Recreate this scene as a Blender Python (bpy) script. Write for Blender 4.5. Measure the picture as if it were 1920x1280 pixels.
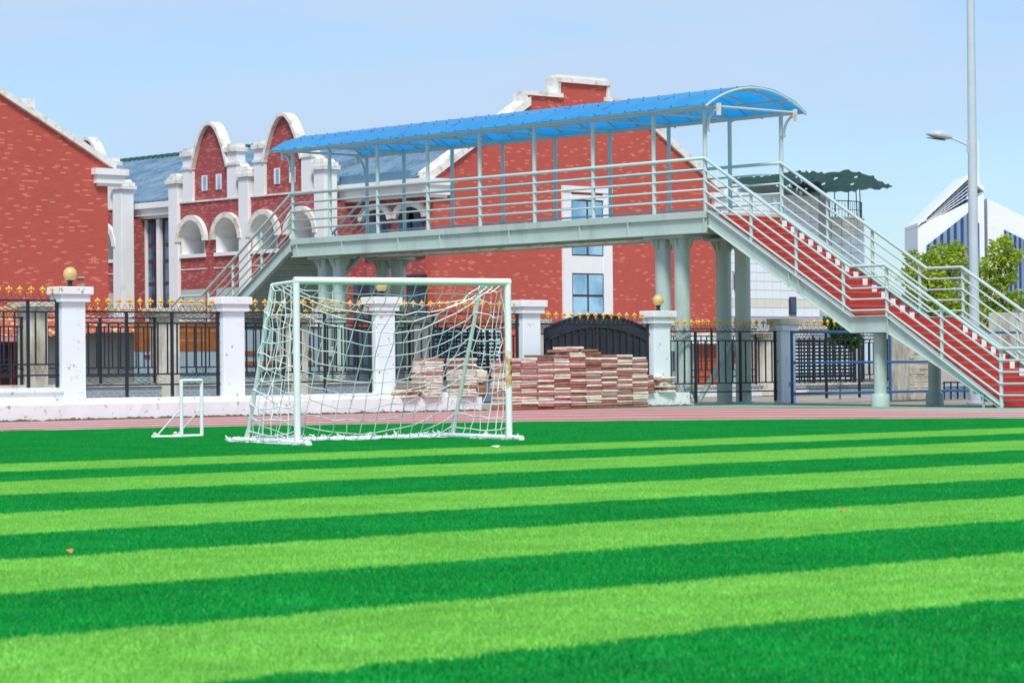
import bpy, math, random
import numpy as np
from mathutils import Vector, Matrix
random.seed(7); rng = np.random.default_rng(7)
sc = bpy.context.scene
for o in list(bpy.data.objects): bpy.data.objects.remove(o)
COL = sc.collection

# ------------------------------------------------------------------ camera
# world: X runs along the fence (right and away), Y along the footbridge (left and away)
TH = math.radians(48.04); PITCH = math.atan2(48.7, 5100); ROLL = 0.00955; EYE = 0.944
F0 = Vector((math.cos(TH), math.sin(TH), 0)); R0 = Vector((math.sin(TH), -math.cos(TH), 0)); U0 = Vector((0, 0, 1))
FW = F0*math.cos(PITCH) + U0*math.sin(PITCH); U1 = U0*math.cos(PITCH) - F0*math.sin(PITCH)
RT = R0*math.cos(ROLL) - U1*math.sin(ROLL); UP = U1*math.cos(ROLL) + R0*math.sin(ROLL)
cd = bpy.data.cameras.new('camera'); cam = bpy.data.objects.new('camera', cd); COL.objects.link(cam)
m = Matrix((RT, UP, -FW)).transposed().to_4x4(); m.translation = (0, 0, EYE); cam.matrix_world = m
cd.sensor_width = 36; cd.lens = 36*5100/1920; cd.clip_start = 0.2; cd.clip_end = 6000
cd.dof.use_dof = True; cd.dof.focus_distance = 55; cd.dof.aperture_fstop = 8
sc.camera = cam
# ------------------------------------------------------------------ sky and sun
SUN_EL = math.radians(54); SUN_DIR = Vector((-0.66, -0.75, 0)).normalized()
w = bpy.data.worlds.new('World'); sc.world = w; w.use_nodes = True
nt = w.node_tree; N = nt.nodes; L = nt.links; N.clear()
out = N.new('ShaderNodeOutputWorld'); bg = N.new('ShaderNodeBackground'); bg.inputs[1].default_value = 0.095
sky = N.new('ShaderNodeTexSky'); sky.sky_type = 'NISHITA'; sky.sun_disc = False
sky.sun_elevation = SUN_EL; sky.sun_rotation = math.atan2(SUN_DIR.x, SUN_DIR.y)
sky.air_density = 1.0; sky.dust_density = 0.6; sky.ozone_density = 3.0
tc = N.new('ShaderNodeTexCoord'); mp = N.new('ShaderNodeMapping'); mp.inputs['Scale'].default_value = (1.0, 1.0, 3.6)
nz = N.new('ShaderNodeTexNoise'); nz.inputs['Scale'].default_value = 3.4; nz.inputs['Detail'].default_value = 6; nz.inputs['Roughness'].default_value = 0.5; nz.inputs['Distortion'].default_value = 0.35
rp = N.new('ShaderNodeMapRange'); rp.interpolation_type = 'SMOOTHSTEP'
rp.inputs['From Min'].default_value = 0.36; rp.inputs['From Max'].default_value = 0.60; rp.inputs['To Min'].default_value = 0.12; rp.inputs['To Max'].default_value = 0.95
mx = N.new('ShaderNodeMix'); mx.data_type = 'RGBA'; mx.inputs[7].default_value = (3.5, 4.5, 5.95, 1)
L.new(tc.outputs['Generated'], mp.inputs[0]); L.new(mp.outputs[0], nz.inputs[0]); L.new(nz.outputs[0], rp.inputs[0])
L.new(rp.outputs[0], mx.inputs[0]); tint = N.new('ShaderNodeMix'); tint.data_type = 'RGBA'; tint.blend_type = 'MULTIPLY'; tint.inputs[0].default_value = 1; tint.inputs[7].default_value = (.72, .84, .96, 1)
L.new(sky.outputs[0], tint.inputs[6]); L.new(tint.outputs[2], mx.inputs[6]); L.new(mx.outputs[2], bg.inputs[0]); L.new(bg.outputs[0], out.inputs[0])
sd = bpy.data.lights.new('sun', 'SUN'); sd.energy = 2.2; sd.angle = math.radians(14); sd.color = (1, 0.965, 0.91)
sun = bpy.data.objects.new('sun', sd); COL.objects.link(sun)
sv = SUN_DIR*math.cos(SUN_EL) + U0*math.sin(SUN_EL)
sun.rotation_euler = sv.to_track_quat('Z', 'Y').to_euler(); sun.location = (0, 0, 60)
vs = sc.view_settings; vs.view_transform = 'Standard'; vs.look = 'None'; vs.gamma = 1; vs.use_curve_mapping = False; vs.exposure = 0.72
sc.render.resolution_x = 1024; sc.render.resolution_y = 682

# ------------------------------------------------------------------ materials
def s2l(*c): return tuple(((v/255)/12.92 if v/255 <= .04045 else ((v/255+.055)/1.055)**2.4) for v in c)
class NT:
    def __init__(s, name):
        s.m = bpy.data.materials.new(name); s.m.use_nodes = True; s.t = s.m.node_tree; s.b = s.t.nodes['Principled BSDF']
        s.out = s.t.nodes['Material Output']
    def n(s, kind, **kw):
        nd = s.t.nodes.new('ShaderNode'+kind)
        for k, v in kw.items():
            if k in nd.inputs.keys(): nd.inputs[k].default_value = v
            else: setattr(nd, k, v)
        return nd
    def l(s, a, b): s.t.links.new(a, b)
    def pos(s): return s.n('NewGeometry').outputs['Position']
    def noise(s, scale, detail=4, vec=None, rough=.55):
        n = s.n('TexNoise'); n.inputs['Scale'].default_value = scale; n.inputs['Detail'].default_value = detail; n.inputs['Roughness'].default_value = rough
        s.l(vec if vec is not None else s.pos(), n.inputs['Vector']); return n.outputs['Fac']
    def ramp(s, fac, a, b, c0=0., c1=1.):
        r = s.n('MapRange'); r.inputs['From Min'].default_value = a; r.inputs['From Max'].default_value = b
        r.inputs['To Min'].default_value = c0; r.inputs['To Max'].default_value = c1; s.l(fac, r.inputs['Value']); return r.outputs[0]
    def mix(s, fac, a, b, mode='MIX'):
        x = s.n('Mix'); x.data_type = 'RGBA'; x.blend_type = mode
        if isinstance(fac, float): x.inputs[0].default_value = fac
        else: s.l(fac, x.inputs[0])
        for i, v in ((6, a), (7, b)):
            if isinstance(v, tuple): x.inputs[i].default_value = (*v[:3], 1)
            else: s.l(v, x.inputs[i])
        return x.outputs[2]
    def math(s, op, a, b=0.0):
        x = s.n('Math'); x.operation = op
        for i, v in enumerate((a, b)):
            if isinstance(v, (int, float)): x.inputs[i].default_value = v
            else: s.l(v, x.inputs[i])
        return x.outputs[0]
    def col(s, c): s.l(c, s.b.inputs['Base Color']) if not isinstance(c, tuple) else setattr(s.b.inputs['Base Color'], 'default_value', (*c[:3], 1))
    def bump(s, h, strength=.3, dist=.01):
        b = s.n('Bump'); b.inputs['Strength'].default_value = strength; b.inputs['Distance'].default_value = dist
        s.l(h, b.inputs['Height']); s.l(b.outputs[0], s.b.inputs['Normal'])
def paint(name, c, rough=.5, var=.12, scale=3, metallic=0., bump=.0, dirt=None, dirt_amt=(.62, .72), dirt_scale=6, streak=False, spec=None):
    t = NT(name); n = t.noise(scale, 5)
    dk = tuple(v*(1-var) for v in c); lt = tuple(min(1, v*(1+var*.5)) for v in c)
    cc = t.mix(t.ramp(n, .3, .7), dk, lt)
    if dirt:
        vec = None
        if streak:
            mp = t.n('Mapping'); mp.inputs['Scale'].default_value = (1, 1, .22); t.l(t.pos(), mp.inputs[0]); vec = mp.outputs[0]
        d = t.noise(dirt_scale, 8, vec, .68); cc = t.mix(t.ramp(d, *dirt_amt), cc, dirt)
    t.col(cc); t.b.inputs['Roughness'].default_value = rough; t.b.inputs['Metallic'].default_value = metallic
    if spec is not None: t.b.inputs['Specular IOR Level'].default_value = spec
    if bump: t.bump(t.noise(scale*14, 4), bump, .006)
    return t.m
def brick(name, base, dark, accent, frac, mortar, bw=.24, bh=.062, seed=0., mort=.005):
    t = NT(name); g = t.pos(); sp = t.n('SeparateXYZ'); t.l(g, sp.inputs[0])
    u = t.math('ADD', sp.outputs[0], sp.outputs[1]); u = t.math('ADD', u, seed)
    cb = t.n('CombineXYZ'); t.l(u, cb.inputs[0]); t.l(sp.outputs[2], cb.inputs[1])
    b = t.n('TexBrick'); b.offset = .5; t.l(cb.outputs[0], b.inputs['Vector'])
    b.inputs['Color1'].default_value = (0, 0, 0, 1); b.inputs['Color2'].default_value = (1, 1, 1, 1); b.inputs['Mortar'].default_value = (.4, .4, .4, 1)
    b.inputs['Scale'].default_value = 1; b.inputs['Mortar Size'].default_value = mort; b.inputs['Mortar Smooth'].default_value = .3
    b.inputs['Bias'].default_value = 0; b.inputs['Brick Width'].default_value = bw; b.inputs['Row Height'].default_value = bh
    s = t.n('SeparateColor'); t.l(b.outputs['Color'], s.inputs[0]); r = s.outputs[0]
    body = t.mix(r, dark, base)
    big = t.noise(.35, 4); body = t.mix(t.ramp(big, .3, .75, 0, .35), body, tuple(v*1.18 for v in base))
    acc = t.ramp(r, 1-frac-.01, 1-frac+.01)
    c = t.mix(acc, body, accent); c = t.mix(b.outputs['Fac'], c, mortar)
    mp = t.n('Mapping'); mp.inputs['Scale'].default_value = (1, 1, .15); t.l(g, mp.inputs[0])
    st = t.noise(2.2, 6, mp.outputs[0]); c = t.mix(t.ramp(st, .60, .82, 0, .30), c, (.22, .10, .085))
    t.col(c); t.b.inputs['Roughness'].default_value = .62
    inv = t.math('SUBTRACT', 1., b.outputs['Fac']); t.bump(inv, .35, .008)
    return t.m
M = {}
M['brick'] = brick('gable_brick', (.525, .088, .057), (.475, .074, .048), (.71, .205, .125), .085, (.40, .10, .075))
M['wingbrick'] = brick('wing_brick', (.382, .067, .063), (.315, .046, .046), (.535, .162, .133), .20, (.38, .15, .13), .22, .06, 3.3)
M['wall_white'] = paint('white_render', (.84, .84, .82), .7, .05, .8, dirt=(.46, .43, .37), dirt_amt=(.63, .80), dirt_scale=1.3, streak=True)
M['trim_white'] = paint('weathered_white_trim', (.80, .79, .73), .75, .08, 1.5, dirt=(.46, .36, .22), dirt_amt=(.49, .70), dirt_scale=2.2)
M['pillar'] = paint('peeling_white_paint', (.80, .88, .90), .6, .04, 1.5, bump=.15, dirt=(.34, .29, .24), dirt_amt=(.625, .65), dirt_scale=7)
M['kerb'] = paint('chipped_white_kerb', (.84, .86, .84), .65, .05, 1.4, bump=.15, dirt=(.34, .30, .22), dirt_amt=(.60, .66), dirt_scale=6, streak=False)
M['oldpillar'] = paint('mouldy_render', (.66, .62, .52), .85, .2, 2, bump=.2, dirt=(.22, .17, .10), dirt_amt=(.46, .72), dirt_scale=2.4, streak=True)
M['iron'] = paint('black_iron', (.018, .022, .030), .45, .25, 8, spec=.4)
M['gate'] = paint('black_gate_sheet', (.022, .026, .036), .5, .3, 3, dirt=(.09, .045, .03), dirt_amt=(.6, .8), dirt_scale=3)
M['gold'] = paint('gold_paint', (.78, .44, .04), .4, .15, 12)
M['steel'] = paint('pale_green_steel', (.457, .575, .520), .42, .06, 1.2, dirt=(.30, .38, .33), dirt_amt=(.53, .78), dirt_scale=1.8, streak=True)
M['steelrail'] = paint('pale_green_tube', (.484, .632, .577), .35, .06, 3)
M['tread'] = paint('red_stair_mat', (.465, .032, .022), .8, .15, 6, bump=.3, dirt=(.349, .050, .042), dirt_amt=(.55, .8), dirt_scale=5)
M['nosing'] = paint('worn_red_edge', (.55, .10, .07), .6, .1, 6)
M['white'] = paint('white_mark', (.84, .84, .82), .6, .05, 5)
M['goal'] = paint('white_goal_enamel', (.88, .87, .875), .35, .05, 2.5)
def goal_rust():
    t = NT('goalpost_with_rust'); g = t.pos(); n = t.noise(9, 6)
    sp = t.n('SeparateXYZ'); t.l(g, sp.inputs[0])
    band = t.ramp(t.math('ABSOLUTE', t.math('SUBTRACT', sp.outputs[2], .90)), .10, .42, 1., 0.)
    f = t.ramp(t.math('MULTIPLY', band, n), .49, .53)
    f2 = t.ramp(t.math('MULTIPLY', band, n), .30, .44)
    c = t.mix(f2, (.88, .87, .875), (.62, .38, .14)); c = t.mix(f, c, (.12, .05, .02)); t.col(c); t.b.inputs['Roughness'].default_value = .45
    return t.m
M['goalrust'] = goal_rust()
M['net'] = paint('white_net_cord', (.90, .90, .91), .7, .05, 4)
def canopy():
    t = NT('blue_polycarbonate'); c = t.mix(t.ramp(t.noise(.9, 4), .3, .7), (.018, .36, .78), (.045, .46, .86)); mp = t.n('Mapping'); mp.inputs['Scale'].default_value = (1, .35, 1); t.l(t.pos(), mp.inputs[0])
    c = t.mix(t.ramp(t.noise(2.4, 6, mp.outputs[0]), .45, .75, 0, .20), c, (.25, .55, .80)); t.col(c)
    t.b.inputs['Roughness'].default_value = .24
    tr = t.n('BsdfTranslucent'); tr.inputs[0].default_value = (.012, .42, .92, 1)
    mx = t.n('MixShader'); mx.inputs[0].default_value = .45; t.l(t.b.outputs[0], mx.inputs[1]); t.l(tr.outputs[0], mx.inputs[2]); t.l(mx.outputs[0], t.out.inputs[0])
    t.bump(t.noise(2.2, 3), .25, .03)
    return t.m
M['canopy'] = canopy()
M['roofblue'] = paint('blue_grey_metal_roof', (.116, .241, .349), .4, .12, .5, dirt=(.10, .19, .28), dirt_amt=(.5, .8), dirt_scale=1.1, streak=True)
M['ribsheen'] = paint('roof_rib_sheen', (.349, .465, .564), .3, .2, 1.2, dirt=(.14, .27, .38), dirt_amt=(.46, .62), dirt_scale=.8)  # glossy highlights of the roof ribs, put into a paler colour
M['ridge'] = paint('dark_green_ridge', (.012, .085, .065), .5, .2, 3)
def glass(name, c, c2):
    t = NT(name); t.col(t.mix(t.ramp(t.noise(.9, 5), .40, .62), c, c2)); t.b.inputs['Roughness'].default_value = .05; t.b.inputs['Metallic'].default_value = .25; t.b.inputs['Specular IOR Level'].default_value = .8
    return t.m
M['glass'] = glass('blue_window_glass', (.20, .42, .56), (.42, .68, .80))
M['darkglass'] = glass('dark_window_glass', (.035, .06, .11), (.12, .20, .32))
M['towerglass'] = glass('tower_blue_glass', (.004, .055, .19), (.008, .085, .26))
tgb = M['towerglass'].node_tree.nodes['Principled BSDF']; tgb.inputs['Metallic'].default_value = 0; tgb.inputs['Roughness'].default_value = .35; tgb.inputs['Specular IOR Level'].default_value = .3
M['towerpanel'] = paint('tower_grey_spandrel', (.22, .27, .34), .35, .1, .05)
M['towerwhite'] = paint('tower_white_cladding', (.80, .82, .84), .5, .05, .05)
M['frame'] = paint('dark_window_frame', (.05, .035, .045), .45, .1, 4)
M['recessgrey'] = paint('grey_recess_panel', (.50, .51, .47), .75, .05, 1)  # plain grey for the arch recess panels and the lower panels
M['tile'] = paint('white_wall_tile', (.82, .86, .88), .3, .05, 1.2)
M['tilecream'] = paint('cream_wall_tile', (.74, .72, .60), .35, .05, 1.2)
M['grout'] = paint('grey_grout', (.42, .44, .46), .8, .1, 2)
M['greenroof'] = paint('tattered_green_roofing', (.003, .040, .027), .75, .5, 1.2)
M['rustpost'] = paint('rusty_thin_post', (.10, .05, .05), .6, .3, 6)
M['redroof'] = paint('rust_red_tin_roof', (.40, .085, .045), .6, .25, 1.6, dirt=(.80, .50, .14), dirt_amt=(.54, .57), dirt_scale=2.6)
M['pink'] = paint('faded_pink_sheet', (.66, .30, .29), .6, .15, 2)
M['greywall'] = paint('grey_plaster', (.38, .40, .38), .8, .15, 1.5)
M['redframe'] = paint('red_painted_frame', (.22, .025, .025), .5, .15, 4)
M['dark'] = paint('dark_interior', (.015, .015, .02), .8, .1, 2)
M['greybrick'] = paint('blue_grey_brick', (.33, .38, .42), .7, .12, 5)
M['mortarw'] = paint('white_mortar', (.74, .76, .76), .8, .08, 6)
M['orange'] = paint('orange_stained_board', (.365, .112, .017), .6, .3, 3, dirt=(.20, .06, .02), dirt_amt=(.5, .75), dirt_scale=5)
M['paleblue'] = paint('pale_blue_sheet', (.332, .440, .481), .5, .1, 2)
M['louvre'] = paint('pale_louvre_slat', (.58, .70, .76), .45, .1, 3)
M['orangebrick'] = paint('orange_brick', (.50, .115, .040), .7, .2, 7)
M['stone'] = paint('cream_ledge_stone', (.68, .60, .46), .8, .2, 4, bump=.3, dirt=(.55, .38, .18), dirt_amt=(.58, .72), dirt_scale=2.5)
M['bluepipe'] = paint('blue_pipe_paint', (.012, .11, .30), .4, .12, 3)
M['lamppole'] = paint('pale_grey_galvanised', (.56, .64, .66), .38, .06, 2, metallic=.2)
M['lamphead'] = paint('lamp_head_grey', (.45, .52, .55), .4, .06, 3)
M['lens'] = paint('lamp_lens_dark', (.05, .045, .035), .3, .1, 8)
M['globe'] = paint('yellowed_globe', (.66, .50, .19), .22, .10, 7)
M['slab_red'] = paint('faded_red_paver', (.465, .183, .158), .85, .25, 9, bump=.4, dirt=(.26, .18, .12), dirt_amt=(.58, .78), dirt_scale=7)
M['slab_cream'] = paint('cream_paver', (.76, .69, .57), .85, .2, 9, bump=.4, dirt=(.40, .33, .22), dirt_amt=(.60, .80), dirt_scale=7)
M['slab_brown'] = paint('brown_paver', (.332, .166, .100), .88, .3, 9, bump=.4, dirt=(.11, .085, .04), dirt_amt=(.50, .72), dirt_scale=7)
M['corr'] = paint('pale_corrugated_sheet', (.42, .50, .52), .4, .1, 3)
M['bark'] = paint('tree_bark', (.11, .085, .06), .9, .3, 6)
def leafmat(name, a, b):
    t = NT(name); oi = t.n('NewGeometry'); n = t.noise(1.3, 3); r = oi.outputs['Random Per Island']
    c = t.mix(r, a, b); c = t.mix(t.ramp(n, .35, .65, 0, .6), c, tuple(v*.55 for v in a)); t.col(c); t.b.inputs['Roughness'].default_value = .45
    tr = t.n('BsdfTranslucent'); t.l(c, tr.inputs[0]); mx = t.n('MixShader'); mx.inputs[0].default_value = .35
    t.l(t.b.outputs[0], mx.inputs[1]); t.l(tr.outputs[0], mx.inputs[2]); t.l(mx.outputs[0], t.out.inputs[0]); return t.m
M['leaf'] = leafmat('yellow_green_leaf', (.24, .42, .02), (.60, .66, .05))
M['leafdark'] = leafmat('dark_green_leaf', (.03, .10, .012), (.08, .20, .025))
M['moss'] = paint('dark_moss', (.10, .075, .035), .95, .4, 9)
M['dryleaf'] = paint('dry_leaf', (.55, .27, .07), .8, .2, 30)
M['ground'] = paint('dusty_ground', (.36, .31, .25), .95, .25, .6, bump=.2, dirt=(.20, .17, .13), dirt_amt=(.5, .75), dirt_scale=.9)
M['greenstrip'] = paint('faded_green_surface', (.22, .44, .28), .85, .12, 1.5)
M['lane'] = paint('white_lane_paint', (.78, .72, .68), .8, .1, 6)
def trackmat():
    t = NT('red_running_track'); c = t.mix(t.ramp(t.noise(.8, 5), .3, .7), (.432, .141, .124), (.515, .207, .183))
    mp = t.n('Mapping'); mp.inputs['Scale'].default_value = (.35, 1.6, 1); t.l(t.pos(), mp.inputs[0])
    c = t.mix(t.ramp(t.noise(1.4, 6, mp.outputs[0]), .66, .78, 0, .7), c, (.20, .07, .06)); t.col(c)
    t.b.inputs['Roughness'].default_value = .9; t.bump(t.noise(60, 3), .3, .004); return t.m
M['track'] = trackmat()
EDGES = [24.0, 22.08, 20.1, 17.89, 15.6, 13.55, 11.75, 9.97, 8.28, 6.70]
def turf(name, blades):
    t = NT(name); g = t.pos(); sp = t.n('SeparateXYZ'); t.l(g, sp.inputs[0])
    wob = t.ramp(t.noise(2.5, 3), 0, 1, -.10, .10); wob2 = t.ramp(t.noise(18, 2), 0, 1, -.05, .05)
    y = t.math('ADD', t.math('ADD', sp.outputs[1], wob), wob2)
    acc = None
    for i in range(0, 10, 2):   # light bands lie between edge pairs
        a = t.math('LESS_THAN', y, EDGES[i]); b = t.math('GREATER_THAN', y, EDGES[i+1]); k = t.math('MULTIPLY', a, b)
        acc = k if acc is None else t.math('ADD', acc, k)
    light = t.mix(t.ramp(t.noise(1.1, 4), .3, .7), (.29, .66, .11), (.37, .78, .16))
    darkc = t.mix(t.ramp(t.noise(1.1, 4), .3, .7), (.003, .37, .055), (.007, .47, .078))
    c = t.mix(acc, darkc, light)
    mp = t.n('Mapping'); mp.inputs['Scale'].default_value = (.5, 3.2, 1); t.l(g, mp.inputs[0])
    c = t.mix(t.ramp(t.noise(2.0, 5, mp.outputs[0]), .35, .7, 0, .30), c, (.30, .62, .30), 'MULTIPLY')
    if blades:
        r = t.n('NewGeometry').outputs['Random Per Island']; c = t.mix(t.ramp(r, 0, 1, 0, .55), c, (.45, .60, .42), 'MULTIPLY')
        t.b.inputs['Roughness'].default_value = .5; t.b.inputs['Specular IOR Level'].default_value = .3
        t.col(c)
        tr = t.n('BsdfTranslucent'); t.l(c, tr.inputs[0]); mx = t.n('MixShader'); mx.inputs[0].default_value = .3
        t.l(t.b.outputs[0], mx.inputs[1]); t.l(tr.outputs[0], mx.inputs[2]); t.l(mx.outputs[0], t.out.inputs[0])
    else:
        t.b.inputs['Roughness'].default_value = .9; t.b.inputs['Specular IOR Level'].default_value = .1; t.col(c); t.bump(t.noise(45, 4), .6, .02)
    return t.m
M['turf'] = turf('striped_turf', False); M['blades'] = turf('striped_turf_blades', True)

# ------------------------------------------------------------------ mesh helpers
ORG = {}
class MB:
    def __init__(s): s.v = []; s.f = []
    def add(s, vs, fs):
        b = len(s.v); s.v += [tuple(p) for p in vs]; s.f += [tuple(i+b for i in f) for f in fs]; return s
    def box(s, x0, x1, y0, y1, z0, z1):
        x0, x1 = min(x0, x1), max(x0, x1); y0, y1 = min(y0, y1), max(y0, y1); z0, z1 = min(z0, z1), max(z0, z1)
        return s.add([(x0,y0,z0),(x1,y0,z0),(x1,y1,z0),(x0,y1,z0),(x0,y0,z1),(x1,y0,z1),(x1,y1,z1),(x0,y1,z1)],
              [(0,3,2,1),(4,5,6,7),(0,1,5,4),(1,2,6,5),(2,3,7,6),(3,0,4,7)])
    def tube(s, path, r, n=8, r1=None, caps=True):
        P = [Vector(p) for p in path]; k = len(P); rings = []; prev = None
        for i, p in enumerate(P):
            t = (P[min(i+1, k-1)]-P[max(i-1, 0)])
            t = t.normalized() if t.length > 1e-9 else Vector((0, 0, 1))
            a = prev if prev is not None else (Vector((0,0,1)) if abs(t.z) < .9 else Vector((1,0,0)))
            u = t.cross(a)
            if u.length < 1e-6: u = t.cross(Vector((0,1,0)))
            u.normalize(); v = t.cross(u).normalized(); prev = u.cross(t).normalized()
            rr = r if r1 is None else r+(r1-r)*i/(k-1)
            rings.append([p+u*math.cos(2*math.pi*j/n)*rr+v*math.sin(2*math.pi*j/n)*rr for j in range(n)])
        b = len(s.v)
        for g in rings: s.v += [tuple(q) for q in g]
        for i in range(k-1):
            for j in range(n):
                j2 = (j+1) % n; s.f.append((b+i*n+j, b+i*n+j2, b+(i+1)*n+j2, b+(i+1)*n+j))
        if caps: s.f.append(tuple(b+j for j in range(n))[::-1]); s.f.append(tuple(b+(k-1)*n+j for j in range(n)))
        return s
    def prism(s, poly, axis, a0, a1):
        # poly: 2-D outline; axis 'x': (y,z), 'y': (x,z), 'z': (x,y)
        def P(q, a): return {'x': (a, q[0], q[1]), 'y': (q[0], a, q[1]), 'z': (q[0], q[1], a)}[axis]
        n = len(poly); vs = [P(q, a0) for q in poly]+[P(q, a1) for q in poly]
        fs = [tuple(range(n))[::-1], tuple(range(n, 2*n))]+[(i, (i+1) % n, n+(i+1) % n, n+i) for i in range(n)]
        return s.add(vs, fs)
    def lathe(s, prof, c, n=16):
        b = len(s.v); k = len(prof)
        for r, z in prof:
            for j in range(n): s.v.append((c[0]+r*math.cos(2*math.pi*j/n), c[1]+r*math.sin(2*math.pi*j/n), c[2]+z))
        for i in range(k-1):
            for j in range(n):
                j2 = (j+1) % n; s.f.append((b+i*n+j, b+i*n+j2, b+(i+1)*n+j2, b+(i+1)*n+j))
        s.f.append(tuple(b+j for j in range(n))[::-1]); s.f.append(tuple(b+(k-1)*n+j for j in range(n)))
        return s
    def mesh(s, name, mat, org=(0,0,0), smooth=False):
        me = bpy.data.meshes.new(name)
        me.from_pydata([(x-org[0], y-org[1], z-org[2]) for x, y, z in s.v], [], s.f); me.update()
        if smooth is True: me.polygons.foreach_set('use_smooth', [True]*len(me.polygons))
        elif smooth:
            me.polygons.foreach_set('use_smooth', [True]*len(me.polygons))
            try: me.set_sharp_from_angle(angle=math.radians(smooth))
            except Exception: pass
        me.materials.append(M[mat] if isinstance(mat, str) else mat); me.validate(); return me
    def build(s, name, mat, parent=None, smooth=False, org=None, bevel=0):
        o_ = ORG[parent.name] if parent is not None else (org or (0, 0, 0))
        me = s.mesh(name, mat, o_, smooth); ob = bpy.data.objects.new(name, me); COL.objects.link(ob)
        if parent is not None: ob.parent = parent
        else: ob.location = o_
        ORG[ob.name] = o_
        if bevel:
            b = ob.modifiers.new('bevel', 'BEVEL'); b.width = bevel; b.segments = 2; b.limit_method = 'ANGLE'
        return ob
def tag(o, label=None, cat=None, group=None, kind=None):
    if label: o['label'] = label
    if cat: o['category'] = cat
    if group: o['group'] = group
    if kind: o['kind'] = kind
    return o
def thing(name, label, cat, loc=(0,0,0), group=None):
    o = bpy.data.objects.new(name, None); COL.objects.link(o); o.location = loc; o.empty_display_size = .2
    ORG[o.name] = tuple(loc); return tag(o, label, cat, group)
def inst(name, me, parent, loc, rot=(0,0,0), scale=(1,1,1)):
    o = bpy.data.objects.new(name, me); COL.objects.link(o); pw = ORG[parent.name] if parent else (0,0,0)
    o.parent = parent; o.location = tuple(loc[i]-pw[i] for i in range(3)); o.rotation_euler = rot; o.scale = scale; ORG[o.name] = tuple(loc); return o
def ray_point(px, py, d):   # only used for measuring real positions of far things
    return Vector((0,0,EYE))+(FW+RT*((px-960)/5100)-UP*((py-640)/5100))*d

# ------------------------------------------------------------------ ground, turf, track
g = MB(); g.add([(-3000,-3000,-.02),(4000,-3000,-.02),(4000,4000,-.02),(-3000,4000,-.02)], [(0,1,2,3)])
tag(g.build('ground', 'ground'), kind='structure')
CX, CY = 21.7, 20.5
def inner(a):
    r = 17.25; return Vector((CX+r*math.cos(a), CY+r*math.sin(a), 0))
OUTER = [(42.3,10),(42.6,22),(42.9,28),(43.2,32.5),(43.7,36),(44.3,39.2),(44.3,42.2),(43.0,44.2),(40,44.82),(34,44.82),(27,44.82),(18,44.82),(6,44.82)]
def resample(P, n):
    P = [Vector((*p, 0)) for p in P]; d = [0]
    for a, b in zip(P, P[1:]): d.append(d[-1]+(b-a).length)
    o = []
    for i in range(n):
        s = d[-1]*i/(n-1); k = max(j for j in range(len(d)) if d[j] <= s+1e-9); k = min(k, len(P)-2)
        o.append(P[k].lerp(P[k+1], (s-d[k])/(d[k+1]-d[k])))
    return o
def smooth_line(P, it=3):
    for _ in range(it): P = [P[0]]+[(P[i-1]+P[i]*2+P[i+1])/4 for i in range(1, len(P)-1)]+[P[-1]]
    return P
NS = 90
OUT = smooth_line(resample(OUTER, NS), 10)
INN = resample([(inner(a).x, inner(a).y) for a in np.linspace(math.radians(-38), math.radians(108), 60)]+[(6, 36.6)], NS)
tr = MB(); b = [tuple(p+Vector((0,0,.004))) for p in INN]+[tuple(p+Vector((0,0,.004))) for p in OUT]
tr.add(b, [(i, NS+i, NS+i+1, i+1) for i in range(NS-1)])
track = tag(tr.build('running_track', 'track'), kind='structure')
for k, f in enumerate((.012, .22, .43, .64, .85)):
    q = MB(); pts = [INN[i].lerp(OUT[i], f) for i in range(NS)]; vv = []
    wdt = .34 if k else .26
    for i, p in enumerate(pts):
        t = (pts[min(i+1, NS-1)]-pts[max(i-1, 0)]).normalized(); nrm = Vector((-t.y, t.x, 0))*wdt/2
        vv += [tuple(p+nrm+Vector((0,0,.008))), tuple(p-nrm+Vector((0,0,.008)))]
    q.add(vv, [(2*i, 2*i+1, 2*i+3, 2*i+2) for i in range(NS-1)]); q.build('lane_line', 'lane', track)
OUT2 = smooth_line(resample([(44.4,8),(44.6,22),(45.0,30),(45.6,35.2),(46.4,39),(47.3,42.6),(47.6,44.8)], NS), 6)
gs = MB(); o1 = resample([(p.x, p.y) for p in OUT[:56]], NS)
gs.add([tuple(p+Vector((0,0,.002))) for p in o1]+[tuple(p+Vector((0,0,.002))) for p in OUT2], [(i, NS+i, NS+i+1, i+1) for i in range(NS-1)])
tag(gs.build('green_border_path', 'greenstrip'), kind='structure')
fl = MB(); cen = (CX, 10, .0015)
edge = [tuple(p+Vector((0,0,.0))) for p in INN]
poly = [(p[0], p[1], .0) for p in edge]+[(-40, 36.6, 0), (-40, -30, 0), (36, -30, 0)]
fl.v = poly; fl.f = [tuple(range(len(poly)))]
field = tag(fl.build('football_field', 'turf'), kind='structure')
# artificial turf fibres: one 1 m patch of blades, instanced over the part of the field in view
pb = MB(); nb = 3000; rad_ = np.sqrt(rng.random(nb))*.37; ang_ = rng.random(nb)*6.283; px = rad_*np.cos(ang_); py = rad_*np.sin(ang_); hh = rng.uniform(.012, .026, nb); an = rng.random(nb)*6.283; ln = rng.normal(0, .011, (nb, 2)); wd = rng.uniform(.0020, .0038, nb)
V = np.zeros((nb, 3, 3)); dx = np.cos(an)*wd; dy = np.sin(an)*wd
V[:,0] = np.stack([px-dx, py-dy, np.zeros(nb)], 1); V[:,1] = np.stack([px+dx, py+dy, np.zeros(nb)], 1); V[:,2] = np.stack([px+ln[:,0], py+ln[:,1], hh], 1)
pm = bpy.data.meshes.new('turf_patch'); pm.from_pydata(V.reshape(-1, 3).tolist(), [], np.arange(nb*3).reshape(-1, 3).tolist()); pm.materials.append(M['blades'])
patch = bpy.data.objects.new('turf_patch_source', pm)
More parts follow.
